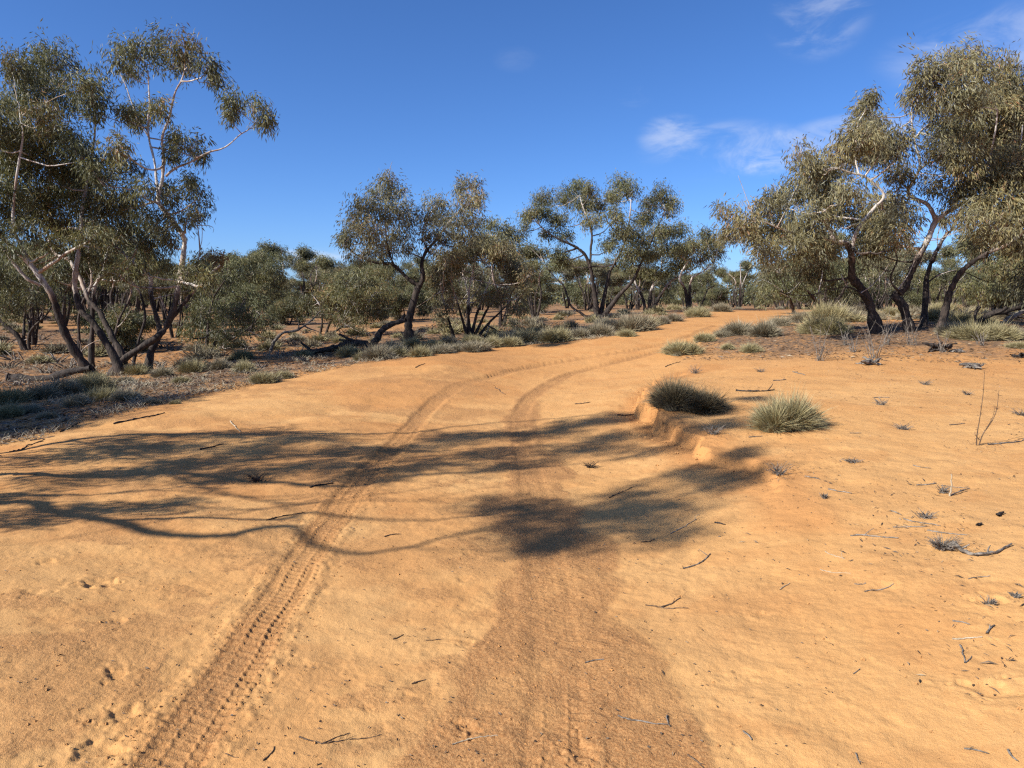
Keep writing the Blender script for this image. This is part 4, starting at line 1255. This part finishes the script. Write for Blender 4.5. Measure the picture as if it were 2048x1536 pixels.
def place_tussocks():
    rng = np.random.default_rng(91)
    p = hit(1578, 858)
    o = tussock(SP_NEAR[0], p, .76, 'pale green-grey spinifex tussock in full sun on the open sand', rng=rng, sz=.86); o.rotation_euler[2] = 1.0
    p = hit(1342, 832)
    tussock(SP_NEAR[1], p + [0, 0, .0], .64, 'taller of two dark shaded spinifex tussocks on the eroded bank', rng=rng, sz=.92)
    p = hit(1416, 826)
    tussock(SP_NEAR[2], p, .62, 'lower of two dark shaded spinifex tussocks on the eroded bank', rng=rng, sz=.74)
    rows = [
        ('rounded spinifex tussock in the row along the tree-lined edge of the track', 'spinifex row along the track edge',
         [(760, 718, 60), (800, 712, 50), (840, 712, 45), (880, 706, 50), (915, 702, 40), (955, 702, 52), (990, 692, 45), (1020, 691, 40), (1055, 684, 50), (1090, 682, 52), (1122, 682, 60), (1160, 674, 40), (1195, 670, 55), (1222, 662, 55),
          (1262, 662, 72), (1250, 672, 34), (1300, 652, 42), (1322, 648, 38), (1350, 642, 38), (1400, 633, 40), (1440, 624, 34), (785, 700, 44), (825, 696, 44), (865, 694, 40), (900, 690, 40), (725, 720, 38), (700, 712, 40), (940, 686, 36), (1005, 678, 40), (1040, 670, 36), (1075, 668, 36)]),
        ('spinifex tussock on the sandy rise near the blackened mallee stems', 'spinifex on the rise',
         [(1370, 707, 62), (1408, 683, 34), (1504, 706, 42), (1480, 668, 66), (1530, 672, 78), (1562, 652, 48), (1600, 645, 60), (1645, 645, 74), (1690, 642, 62), (1640, 668, 78), (1745, 640, 50), (1905, 670, 62), (1945, 678, 80), (1990, 676, 72), (2034, 676, 56), (1870, 642, 56),
          (2038, 698, 36), (1445, 672, 40), (1455, 700, 30), (1920, 650, 60), (1965, 652, 54), (1720, 628, 40), (1780, 632, 40), (1825, 622, 40), (1890, 626, 44), (2010, 640, 50)]),
        ('low green spinifex tussock below the tall many-stemmed mallee', 'spinifex under the tall mallee',
         [(90, 796, 62), (130, 788, 70), (175, 782, 70), (215, 800, 56), (255, 798, 56), (300, 806, 40), (20, 806, 66), (20, 832, 50), (280, 748, 50), (330, 752, 52), (390, 744, 52), (440, 738, 52), (490, 742, 44), (530, 766, 44), (562, 756, 36), (352, 806, 22), (190, 762, 40), (250, 766, 40), (360, 766, 30), (480, 720, 40), (150, 812, 50), (60, 826, 46), (100, 836, 36)])]
    for lab, grp, lst in rows:
        for (u, v, w) in lst:
            p = hit(u, v)
            me = SP_MID[int(rng.integers(len(SP_MID)))]
            tussock(me, p, w / FPX * p[1] * 1.12, lab, 'near', rng, rng.uniform(.8, 1.1))
    # the field of tussocks under and beyond the trees
    n = 0
    lab = 'small spinifex tussock scattered among the trees beyond the track'
    spots = []
    tries = 0
    while n < 250 and tries < 5000:
        tries += 1
        u, d = rng.uniform(-80, 2130), 17 + 36 * rng.beta(1, 1.6)
        x = (u - 1024) / FPX * d
        if inside_road(np.array([x, x + .7, x - .7]), np.array([d, d, d])).any():
            continue
        if u > 1480 and d < 21 or 1360 < u < 1660 and d < 42:
            continue
        if any((x - q[0]) ** 2 + (d - q[1]) ** 2 < .8 for q in spots):
            continue
        spots.append((x, d))
        tussock(SP_FAR[int(rng.integers(3))], (x, d, hz(x, d)), rng.uniform(.35, .85), lab, 'past', rng, rng.uniform(.6, 1.0))
        n += 1


place_tussocks()


# ------------------------------------------------------------------ dead wood
def stick(name, P, r0, r1, mat, label, category='stick', group=None, forks=1, rng=RNG, sides=6):
    P = np.asarray(P, float)
    base = P[0].copy()
    Q_ = catmull(P, 5)
    seg = np.linalg.norm(np.diff(Q_, axis=0), axis=1).mean()
    Q_ = Q_ + rng.normal(0, .10, Q_.shape) * seg
    acc = Acc()
    V, F = tube(Q_ - base, np.linspace(r0, r1, len(Q_)) * (1 + .12 * rng.normal(size=len(Q_))), sides)
    acc.add(V, F)
    L = np.linalg.norm(P[-1] - P[0])
    for k in range(forks):
        i = rng.integers(1, len(Q_) - 1)
        t = unit(Q_[min(i + 1, len(Q_) - 1)] - Q_[i - 1])
        d = unit(t + rng.normal(0, .6, 3) + [0, 0, .15])
        e = Q_[i] + d * L * rng.uniform(.12, .3)
        V, F = tube(bez(Q_[i], (Q_[i] + e) / 2 + rng.normal(0, .03, 3) * L, e, 5) - base, np.linspace(r0 * .5, r1 * .5, 5), 4)
        acc.add(V, F)
    o = link(name, acc.mesh(name, mat), loc=base, label=label, category=category)
    if group:
        o['group'] = group
    return o


def ground_stick(u0, v0, u1, v1, rpx, mat, label, group, rng, forks=1, lift=.0):
    a, b = hit(u0, v0), hit(u1, v1)
    n = 5
    pts = []
    side = np.array([-(b - a)[1], (b - a)[0], 0])
    bend = rng.normal(0, .06)
    for k in range(n):
        t = k / (n - 1)
        q = a * (1 - t) + b * t + side * bend * math.sin(math.pi * t) + side * rng.normal(0, .012)
        q[2] = hz(q[0], q[1])
        pts.append(q)
    r = rpx / FPX * a[1]
    pts = np.array(pts)
    pts[:, 2] += r * .7 + lift * np.linspace(0, 1, n)
    label = ('long ' if np.linalg.norm(b - a) > .32 else 'short ') + label + ' near ' + beside(a)
    return stick('stick', pts, r, r * .55, mat, label, group=label, forks=forks, rng=rng)


def place_sticks():
    rng = np.random.default_rng(55)
    G = ('grey dry stick on open sand', 'sticks on the open sand', M_GREYWOOD)
    B = ('thin brown twig on smooth sand', 'twigs on the track', M_BROWNWOOD)
    P_ = ('pale bleached twig on the sand', 'bleached twigs', M_PALEWOOD)
    K = ('dark twig on uneven sand', 'twigs on shaded sand', M_DARKWOOD)
    S = [(1472, 786, 1549, 782, 2.6, K), (1235, 827, 1267, 822, 2.4, K), (1364, 1133, 1420, 1107, 2.2, G), (1218, 996, 1273, 972, 1.4, B), (1657, 983, 1704, 990, 2.0, G), (1283, 1084, 1308, 1074, 1.6, B), (1340, 1062, 1393, 1037, 1.6, P_),
         (1748, 796, 1779, 797, 1.4, G), (1546, 763, 1572, 760, 1.4, G), (1497, 885, 1525, 880, 1.4, G), (1700, 1068, 1797, 1075, 2.4, G), (1808, 1036, 1882, 1052, 2.0, G), (1785, 1053, 1858, 1052, 1.8, G), (1855, 1060, 1934, 1072, 2.2, G),
         (1832, 970, 1873, 967, 2.0, G), (1882, 971, 1937, 974, 1.4, G), (1901, 990, 1936, 977, 1.8, G), (1975, 893, 2055, 880, 2.2, G), (1729, 1186, 1788, 1175, 1.8, G), (1709, 1172, 1732, 1172, 1.6, G), (1826, 933, 1861, 937, 1.4, G), (1937, 1163, 1980, 1156, 1.6, G),
         (1782, 1020, 1803, 1028, 1.8, G), (1920, 1293, 1930, 1329, 2.4, G), (1930, 1329, 1943, 1315, 2.0, G), (1905, 1279, 1964, 1278, 2.6, P_), (1972, 1271, 1990, 1254, 3.2, G), (1486, 1467, 1504, 1486, 2.6, G), (1928, 1499, 1978, 1509, 2.6, G), (1712, 1505, 1720, 1528, 2.0, G),
         (1905, 1246, 1940, 1252, 2.4, G), (1706, 1350, 1720, 1341, 1.6, G), (2016, 1502, 2034, 1523, 3.4, G), (1292, 1209, 1376, 1218, 1.8, B), (1323, 1213, 1362, 1199, 2.2, B), (1236, 1434, 1334, 1450, 2.4, G), (1334, 1433, 1341, 1457, 2.2, G), (905, 1490, 995, 1475, 2.2, P_),
         (1170, 1330, 1208, 1327, 2.2, G), (824, 1370, 851, 1361, 2.2, B), (852, 1279, 882, 1277, 1.5, B), (1376, 1513, 1407, 1536, 2.4, B), (598, 1478, 643, 1494, 2.4, B), (643, 1494, 765, 1471, 1.8, B), (643, 1494, 699, 1468, 1.8, B), (526, 1523, 549, 1496, 2.2, B),
         (769, 1075, 800, 1070, 1.8, B), (451, 1506, 477, 1515, 1.6, B), (786, 1279, 807, 1267, 1.6, B), (400, 900, 448, 893, 2.2, K), (27, 955, 75, 955, 1.8, K), (619, 977, 667, 967, 2.4, K), (226, 846, 328, 829, 2.4, K), (533, 1040, 610, 1022, 1.8, K), (461, 842, 482, 863, 1.5, P_),
         (1640, 1140, 1700, 1150, 1.2, P_), (1560, 1180, 1580, 1165, 1.6, P_), (1650, 1100, 1690, 1120, 1.2, P_), (1610, 960, 1640, 968, 1.4, G), (1900, 850, 1930, 846, 1.5, G), (1700, 870, 1722, 868, 1.4, G), (1585, 745, 1610, 752, 1.4, G), (1430, 1045, 1450, 1050, 2.4, K),
         (1330, 735, 1360, 725, 1.3, B), (1150, 808, 1180, 805, 1.6, B), (990, 778, 1010, 790, 1.2, B), (830, 735, 850, 728, 1.2, B), (585, 722, 640, 712, 1.2, K), (1100, 640, 1130, 632, 1.0, G), (120, 860, 160, 846, 2.0, K), (20, 905, 90, 880, 2.2, K), (60, 880, 110, 872, 1.6, G)]
    for (u0, v0, u1, v1, r, T) in S:
        ground_stick(u0, v0, u1, v1, r * .8, T[2], T[0], T[1], rng, forks=int(rng.integers(0, 3)))


place_sticks()


def px_log(name, pts, d, r0, r1, mat, label, group=None, forks=3, rng=RNG, category='log', drop_first=True):
    P = np.array([at(q[0], q[1], d + (q[2] if len(q) > 2 else 0)) for q in pts])
    if drop_first:
        P[0, 2] = hz(P[0, 0], P[0, 1]) - .02
    for k in range(len(P)):
        P[k, 2] = max(P[k, 2], hz(P[k, 0], P[k, 1]) + r1 * .5)
    return stick(name, P, r0, r1, mat, label, category, group, forks, rng, 9)


def place_logs():
    rng = np.random.default_rng(66)
    px_log('fallen_log', [(742, 697), (726, 687), (697, 687), (673, 695), (644, 700), (618, 706), (585, 718)], 18.5, .10, .05, M_DARKWOOD, 'arched dark fallen log lying before the forked mallee', rng=rng, forks=6)
    px_log('leaning_trunk', [(741, 703), (752, 681), (764, 660), (790, 646), (812, 640)], 18.7, .11, .05, M_DARKWOOD, 'short dark trunk leaning over beside the arched log', rng=rng, forks=2)
    px_log('fallen_branch', [(540, 695), (547, 687), (564, 667), (595, 660), (625, 639), (641, 622)], 20, .05, .015, M_GREYWOOD, 'pale dead branch curving up behind the fallen logs', rng=rng, forks=5, category='branch')
    px_log('fallen_log', [(20, 795), (34, 783), (85, 759), (137, 744), (180, 738)], 15, .12, .06, M_DARKWOOD, 'thick dark log lying in the shade left of the tall mallee', rng=rng, forks=3)
    px_log('fallen_log', [(1944, 640), (1985, 628), (2048, 612), (2150, 585)], 17.5, .05, .09, M_DARKWOOD, 'long dead branch slanting down into spinifex on the rise', rng=rng, forks=4)
    px_log('fallen_log', [(1995, 650), (2030, 630), (2090, 610)], 17.2, .04, .07, M_GREYWOOD, 'second dead limb slanting beside the long dead branch', rng=rng, forks=2)
    # tangled fallen branches behind the track edge
    for (u, v, w) in [(1080, 645, 60), (1060, 650, 40), (600, 710, 60), (660, 705, 50), (560, 715, 60), (140, 735, 70), (40, 770, 60), (320, 735, 50), (440, 715, 50), (900, 668, 46), (1010, 655, 40), (380, 722, 44), (240, 735, 40), (690, 668, 50), (610, 668, 40), (130, 705, 60), (60, 700, 60), (500, 700, 50), (350, 700, 60), (270, 715, 50), (745, 672, 50), (860, 660, 50), (980, 660, 50), (20, 735, 60), (200, 700, 50), (560, 680, 40), (1130, 632, 40), (1090, 628, 36), (1260, 622, 36), (430, 730, 40), (520, 735, 36), (90, 745, 60), (1560, 615, 40), (1700, 615, 50), (1930, 632, 60), (30, 720, 70), (110, 725, 60), (170, 690, 60), (250, 690, 60), (330, 695, 60), (400, 690, 50), (470, 690, 60), (540, 700, 60), (590, 690, 50), (640, 680, 50), (700, 680, 50), (10, 690, 60), (80, 680, 60)]:
        c = hit(u, v)
        acc = Acc()
        R = w / FPX * c[1] * .55
        for k in range(13):
            a = rng.uniform(0, 6.28)
            s0 = np.array([math.cos(a), math.sin(a), 0]) * R * rng.uniform(0, .5)
            e = np.array([math.cos(a + rng.normal(0, .6)), math.sin(a + rng.normal(0, .6)), rng.uniform(.05, .6)]) * R * rng.uniform(.6, 1.1)
            P = bez(s0, (s0 + e) / 2 + np.array([0, 0, rng.uniform(.05, .4) * R]) + rng.normal(0, .1, 3) * R, e, 7)
            V, F = tube(P, np.linspace(.018, .004, 7) * rng.uniform(.5, 1.2), 5)
            acc.add(V, F)
        link('fallen_branches', acc.mesh('fallen_branches', M_DARKWOOD if rng.random() < .6 else M_GREYWOOD), loc=c, label='tangle of fallen dead branches near ' + beside(c), category='dead branches', group='tangles of dead branches near ' + beside(c))


place_logs()


def dead_plants():
    rng = np.random.default_rng(71)

    def plant(name, p, R, H, n, mat, label, cat, group=None, r=.003, spread=.7, curl=.1):
        acc = Acc()
        for k in range(n):
            a = rng.uniform(0, 6.28)
            d = np.array([math.cos(a) * spread, math.sin(a) * spread, rng.uniform(.25, 1.0)])
            e = d * np.array([R, R, H]) * rng.uniform(.5, 1.0)
            s0 = rng.normal(0, .15, 3) * [R, R, 0]
            P = bez(s0, (s0 + e) * .5 + rng.normal(0, curl, 3) * [R, R, H * .5] + [0, 0, curl * H], s0 + e, 6)
            V, F = tube(P, np.linspace(r, r * .4, 6), 4)
            acc.add(V, F)
            for q in range(int(rng.integers(0, 3))):
                b = P[rng.integers(2, 5)]
                e2 = b + unit(rng.normal(size=3) + [0, 0, .5]) * H * rng.uniform(.12, .3)
                V, F = tube(bez(b, (b + e2) / 2 + rng.normal(0, .02, 3) * H, e2, 4), np.linspace(r * .6, r * .3, 4), 3)
                acc.add(V, F)
        o = link(name, acc.mesh(name, mat), loc=p, label=label, category=cat)
        if group:
            o['group'] = group
        return o
    # small dried-up cushions on the sand
    for (u, v, w, h, lab) in [(1425, 885, 60, 34, 'straggly grey dead plant on the lip of the eroded bank'), (1557, 958, 46, 30, 'small grey dead plant with exposed roots below the bank lip'),
                              (1762, 811, 30, 16, 'tiny grey dried cushion plant on the open sand'), (1703, 928, 40, 12, None), (1805, 858, 40, 20, None), (2044, 832, 40, 18, None), (1390, 750, 36, 26, None), (1648, 1000, 20, 14, None),
                              (1977, 1210, 30, 22, None), (2030, 1196, 26, 14, None), (1520, 745, 24, 12, None), (1850, 770, 30, 12, None), (513, 962, 60, 26, 'dark heap of dead twigs on the shaded hummocky sand'), (1180, 935, 30, 16, None), (1935, 790, 24, 12, None), (1885, 985, 30, 18, None), (1850, 1035, 40, 20, None)]:
        p = hit(u, v)
        R, H = w / FPX * p[1] * .75, h / FPX * p[1]
        mat = M_DARKWOOD if u < 1300 else M_GREYWOOD
        plant('dead_plant', p, R, H, 34, mat, lab or 'little dried-up dead plant near ' + beside(p), 'plant', None if lab else 'dried-up plants near ' + beside(p), r=.0028)
    p = hit(1885, 1100)
    plant('dead_tussock', p, .10, .085, 150, M_GREYWOOD, 'uprooted grey tussock with a thick curved root on the open sand', 'tussock', r=.002, spread=.9)
    a = [hit(1908, 1098), hit(1930, 1112), hit(1955, 1118), hit(1990, 1110), hit(2022, 1096)]
    for q in a:
        q[2] += .012
    a[0][2] += .02
    stick('root', a, .012, .005, M_GREYWOOD, 'thick curved root running from the uprooted grey tussock', 'root', None, 4, rng)
    # the thin twiggy plant standing on the right
    p = hit(1955, 893)
    acc = Acc()
    for (q, r) in [([(1953, 893), (1954, 870), (1959, 840), (1966, 790), (1969, 745)], .006), ([(1957, 893), (1966, 868), (1982, 845), (1993, 820), (1998, 780)], .006), ([(1972, 858), (1985, 835), (1990, 812)], .003), ([(1960, 880), (1950, 870)], .003)]:
        P = np.array([at(u, v, p[1]) for (u, v) in q]) - p
        P = catmull(P, 4)
        V, F = tube(P, np.linspace(r, r * .3, len(P)), 5)
        acc.add(V, F)
        for k in range(10):
            b = P[rng.integers(1, len(P))]
            e = b + unit(rng.normal(size=3)) * .03
            V, F = tube(np.array([b, (b + e) / 2, e]), np.array([.002, .0018, .001]), 3)
            acc.add(V, F)
    link('bare_sapling', acc.mesh('bare_sapling', M_BROWNWOOD), loc=p, label='thin bare two-stemmed sapling standing alone on the open sand', category='sapling')
    p = hit(1900, 990)
    e = at(1903, 948, p[1])
    stick('upright_stick', [p, (p + e) / 2 + [.005, 0, 0], e], .006, .004, M_PALEWOOD, 'pale stick standing upright out of the sand', 'stick', None, 0, rng)
    # bare stick shrubs in front of the right tree
    for (u, v, w, h) in [(1640, 722, 46, 90), (1690, 690, 36, 60), (1745, 715, 56, 95), (1775, 690, 50, 80), (1822, 690, 44, 80), (1885, 705, 30, 60), (1705, 705, 36, 50), (1890, 655, 40, 60), (1960, 690, 36, 50), (1600, 665, 30, 40)]:
        p = hit(u, v)
        plant('bare_shrub', p, w / FPX * p[1] * .6, h / FPX * p[1], 12, M_GREYWOOD, ('tall' if h > 70 else 'short') + ' bare grey twiggy shrub in the litter near ' + beside(p), 'shrub', ('tall' if h > 70 else 'short') + ' bare shrubs near ' + beside(p), r=.006, spread=.75, curl=.08)
    # weathered lumps of wood
    for (u, v, w, lab, mat) in [(1740, 730, 54, 'grey weathered lump of root wood beside the bare shrubs', M_GREYWOOD), (1945, 736, 46, 'weathered stump fragment out on the open sand of the rise', M_GREYWOOD), (1880, 702, 54, 'dark flat piece of dead wood lying near the litter', M_DARKWOOD),
                                (2046, 716, 40, 'dark slab of dead wood beside a small spinifex', M_DARKWOOD), (1962, 1052, 30, 'charred chunk of wood, larger of two on the sand', M_DARKWOOD), (2000, 1030, 28, 'charred chunk of wood, smaller of two on the sand', M_DARKWOOD), (1915, 705, 30, 'grey knotted bit of dead wood near the flat dark piece', M_GREYWOOD)]:
        p = hit(u, v)
        s = w / FPX * p[1]
        acc = Acc()
        for k in range(11 if s > .2 else 3):
            a = rng.uniform(-1.1, 1.1) if s > .2 else rng.normal(.5, .25)
            n = 9
            s = w / FPX * p[1] * rng.uniform(.45, 1.05)
            P = np.stack([np.linspace(-.5, .5, n) * s * math.cos(a), np.linspace(-.5, .5, n) * s * math.sin(a), np.full(n, .06 * s) + np.linspace(-.5, .5, n) * s * rng.normal(0, .22)], 1) + rng.normal(0, .022 * s, (n, 3)) + rng.normal(0, .13 * s, 3) * [1, 1, .0] + [0, 0, abs(rng.normal(0, .08)) * s]
            R = s * rng.uniform(.03, .075) * np.sin(np.linspace(.35, math.pi - .15, n)) * (1 + .3 * rng.normal(size=n))
            V, F = tube(P, np.abs(R) + .004, 8)
            V = V + rng.normal(0, .014 * s, V.shape)
            acc.add(V, F)
        link('wood_chunk', acc.mesh('wood_chunk', mat), loc=p, label=lab, category='wood')


dead_plants()


# ------------------------------------------------------------------ litter and dry grass
def litter():
    rng = np.random.default_rng(81)
    acc = Acc()

    def bits(P, ln, w, tone, hue, flat=True):
        n = len(P)
        a = rng.uniform(0, 6.28, n)
        d = np.stack([np.cos(a), np.sin(a), rng.normal(0, .12, n)], 1)
        s = np.stack([-np.sin(a), np.cos(a), rng.normal(0, .5, n)], 1)
        ln = ln[:, None]; w = w[:, None]
        mid = P + np.array([0, 0, 1]) * ln * rng.uniform(.0, .18, n)[:, None]
        V = np.stack([P - d * ln / 2, mid + s * w / 2, P + d * ln / 2, mid - s * w / 2], 1).reshape(-1, 3)
        acc.add(V, np.arange(n * 4).reshape(n, 4), tone=np.repeat(tone, 4), along=np.repeat(hue, 4))

    def spread(n, fx):
        x, y = fx(n)
        z = terrain(x, y)
        return np.stack([x, y, z + .004], 1)

    def fan(n, u0, u1, d0, d1, pw=1.0):
        u = rng.uniform(u0, u1, n); d = d0 + (d1 - d0) * rng.uniform(0, 1, n) ** pw
        return (u - 1024) / FPX * d, d
    # open sand on the right: many small leaves and twig bits
    P = spread(11000, lambda n: fan(n, 1250, 2200, 2.6, 15, 1.1))
    keep = fbm(P[:, 0] * 1.5, P[:, 1] * 1.5, 7, 5, .6) > rng.uniform(-.06, .24, len(P))
    keep &= rng.random(len(P)) < np.interp(P[:, 1], [2.5, 4, 7, 12], [.25, .55, 1, 1])
    keep &= ~(inside_road(P[:, 0], P[:, 1]) & (rng.random(len(P)) < .80))
    P = P[keep]
    bits(P, rng.uniform(.010, .07, len(P)) * rng.uniform(.4, 1.2, len(P)), rng.uniform(.002, .008, len(P)), rng.uniform(0, 1, len(P)), rng.uniform(0, 1, len(P)) ** 2.2)
    # track: sparse specks
    P = spread(2600, lambda n: fan(n, -100, 1700, 2.3, 13, 1.1))
    bits(P, rng.uniform(.006, .022, len(P)), rng.uniform(.003, .008, len(P)), rng.uniform(.3, 1, len(P)), rng.uniform(0, .7, len(P)))
    # thick litter under the right tree
    jt = at_z(1790, 655, .95)
    n = 9000
    a = rng.uniform(0, 6.28, n); r = 5.2 * np.sqrt(rng.random(n))
    x, y = jt[0] - .8 + r * np.cos(a) * 1.1, jt[1] - .6 + r * np.sin(a) * .85
    k = ~inside_road(x, y)
    x, y = x[k], y[k]
    P = np.stack([x, y, terrain(x, y) + .008], 1)
    bits(P, rng.uniform(.04, .16, len(P)), rng.uniform(.008, .018, len(P)), rng.uniform(0, 1, len(P)), rng.uniform(0, .8, len(P)))
    # left floor
    x, y = fan(60000, -150, 1150, 7.5, 30, 1.0)
    xl = np.interp(y, np.maximum.accumulate(WL[:, 1]), WL[:, 0])
    k = (x < xl - .05) & (fbm(x * .5, y * .5, 17, 4) > rng.uniform(-.3, .15, len(x)))
    x, y = x[k], y[k]
    P = np.stack([x, y, terrain(x, y) + .008], 1)
    bits(P, rng.uniform(.05, .22, len(P)), rng.uniform(.008, .022, len(P)), rng.uniform(0, 1, len(P)), rng.uniform(0, .8, len(P)))
    # drifts caught at the feet of tussocks, sticks and dead plants
    for (u, v, rad, n) in [(1578, 866, .45, 260), (1380, 838, .5, 200), (1885, 1106, .25, 160), (1955, 896, .2, 60), (1557, 962, .2, 120), (1425, 890, .25, 140), (1860, 1050, .35, 200), (1740, 735, .5, 260), (1945, 740, .4, 160), (2010, 1210, .3, 60), (1960, 1300, .3, 30), (513, 962, .25, 90)]:
        p = hit(u, v)
        q = rng.normal(0, rad * .6, (n, 2)) * [1.3, .8]
        x, y = p[0] + q[:, 0], p[1] + q[:, 1]
        P = np.stack([x, y, terrain(x, y) + .004], 1)
        bits(P, rng.uniform(.010, .05, n) * rng.uniform(.4, 1.2, n), rng.uniform(.0015, .005, n), rng.uniform(0, 1, n), rng.uniform(0, .9, n))
    # band right at the left lip of the track
    for k in range(2):
        i = rng.integers(40, 230, 2600)
        x = WL[i, 0] - np.abs(rng.normal(0, .3, len(i))) + .08; y = WL[i, 1] + rng.normal(0, .12, len(i))
        P = np.stack([x, y, terrain(x, y) + .006], 1)
        bits(P, rng.uniform(.03, .14, len(P)), rng.uniform(.004, .010, len(P)), rng.uniform(0, 1, len(P)), rng.uniform(0, 1, len(P)))
    m = grass_material('litter_bits', (.060, .038, .024), (.18, .125, .082), (.42, .32, .19))
    link('leaf_litter', acc.mesh('leaf_litter', m, False), kind='stuff', label='scattered dry leaves, bark flakes and twig bits on the sand', category='litter')

    # crumbs and clods of sand along the scarp and the wheel rims
    acc3 = Acc()
    OV = np.array([[1, 0, 0], [0, 1, 0], [-1, 0, 0], [0, -1, 0], [0, 0, 1], [.7, .7, .55], [-.7, .7, .5], [-.7, -.7, .55], [.7, -.7, .5]], float)
    OQ = np.array([[0, 5, 4, 8], [1, 6, 4, 5], [2, 7, 4, 6], [3, 8, 4, 7]])
    C = []
    for k in range(420):
        i = rng.integers(20, 140)
        C.append((BANK[i, 0] - abs(rng.normal(0, .16)) + .05, BANK[i, 1] + rng.normal(-.05, .10), rng.uniform(.004, .022) * rng.uniform(.4, 1)))
    for k in range(1500):
        y = rng.uniform(2.2, 9)
        tk = int(rng.random() < .2)
        C.append((np.interp(y, TRACKS[tk][0], TRACKS[tk][1]) + rng.choice([-1, 1]) * abs(rng.normal(.165, .05)), y, rng.uniform(.002, .006)))
    for k in range(1600):
        y = rng.uniform(2.2, 8)
        x = rng.uniform(-.72, .72) * y
        if fbm(np.array([x * 1.3]), np.array([y * 1.3]), 150, 3)[0] > rng.uniform(-.05, .2):
            C.append((x, y, rng.uniform(.002, .008)))
    C = np.array(C)
    zz = terrain(C[:, 0], C[:, 1])
    for (x, y, r_), z in zip(C, zz):
        acc3.add(OV * r_ * rng.uniform(.7, 1.3, 3) * (1 + .25 * rng.normal(size=(9, 1))) + [x, y, z - r_ * .15], OQ)
    V3 = np.concatenate(acc3.V)
    acc3.A = {'compact': [np.full(len(V3), .35)], 'litter': [np.zeros(len(V3))], 'redden': [np.full(len(V3), .5)]}
    link('sand_clods', acc3.mesh('sand_clods', M_SAND, False), kind='stuff', label='crumbled clods of sand along the bank and wheel tracks', category='clods')

    # dry grey grass along the lip of the track
    acc2 = Acc()

    def tufts(C, nb, h, spreadr):
        for c in C:
            n = nb
            a = rng.uniform(0, 6.28, n)
            st = np.stack([c[0] + rng.normal(0, spreadr, n), c[1] + rng.normal(0, spreadr, n), np.full(n, c[2] - .01)], 1)
            d = unit(np.stack([np.cos(a) * .7, np.sin(a) * .7, rng.uniform(.35, 1.2, n)], 1))
            ln = h * rng.uniform(.4, 1.1, n)[:, None]
            tip = st + d * ln - np.array([0, 0, 1]) * ln * .12
            mid = st + d * ln * .5 + np.array([0, 0, 1]) * ln * .05
            s = unit(np.cross(d, rng.normal(size=(n, 3)))) * .0035
            V = np.stack([st - s, mid - s, tip, mid + s], 1).reshape(-1, 3)
            acc2.add(V, np.arange(n * 4).reshape(n, 4), along=np.tile([.2, .6, 1, .6], n), tone=np.repeat(rng.uniform(0, .8, n), 4))
    C = []
    for k in range(150):
        i = rng.integers(30, 190)
        x, y = WL[i, 0] - rng.uniform(.0, .55), WL[i, 1] + rng.normal(0, .12)
        C.append((x, y, hz(x, y)))
    tufts(C, 26, .15, .06)
    C = []
    for k in range(120):
        u, d = rng.uniform(-120, 640), rng.uniform(11, 19)
        x = (u - 1024) / FPX * d
        if inside_road(np.array([x]), np.array([d]))[0]:
            continue
        C.append((x, d, hz(x, d)))
    tufts(C, 46, .22, .12)
    link('dry_grass', acc2.mesh('dry_grass', M_DRY, False), kind='stuff', label='thin dry grey grass fringing the tree-lined edge of the track', category='grass')


litter()
bpy.context.view_layer.update()
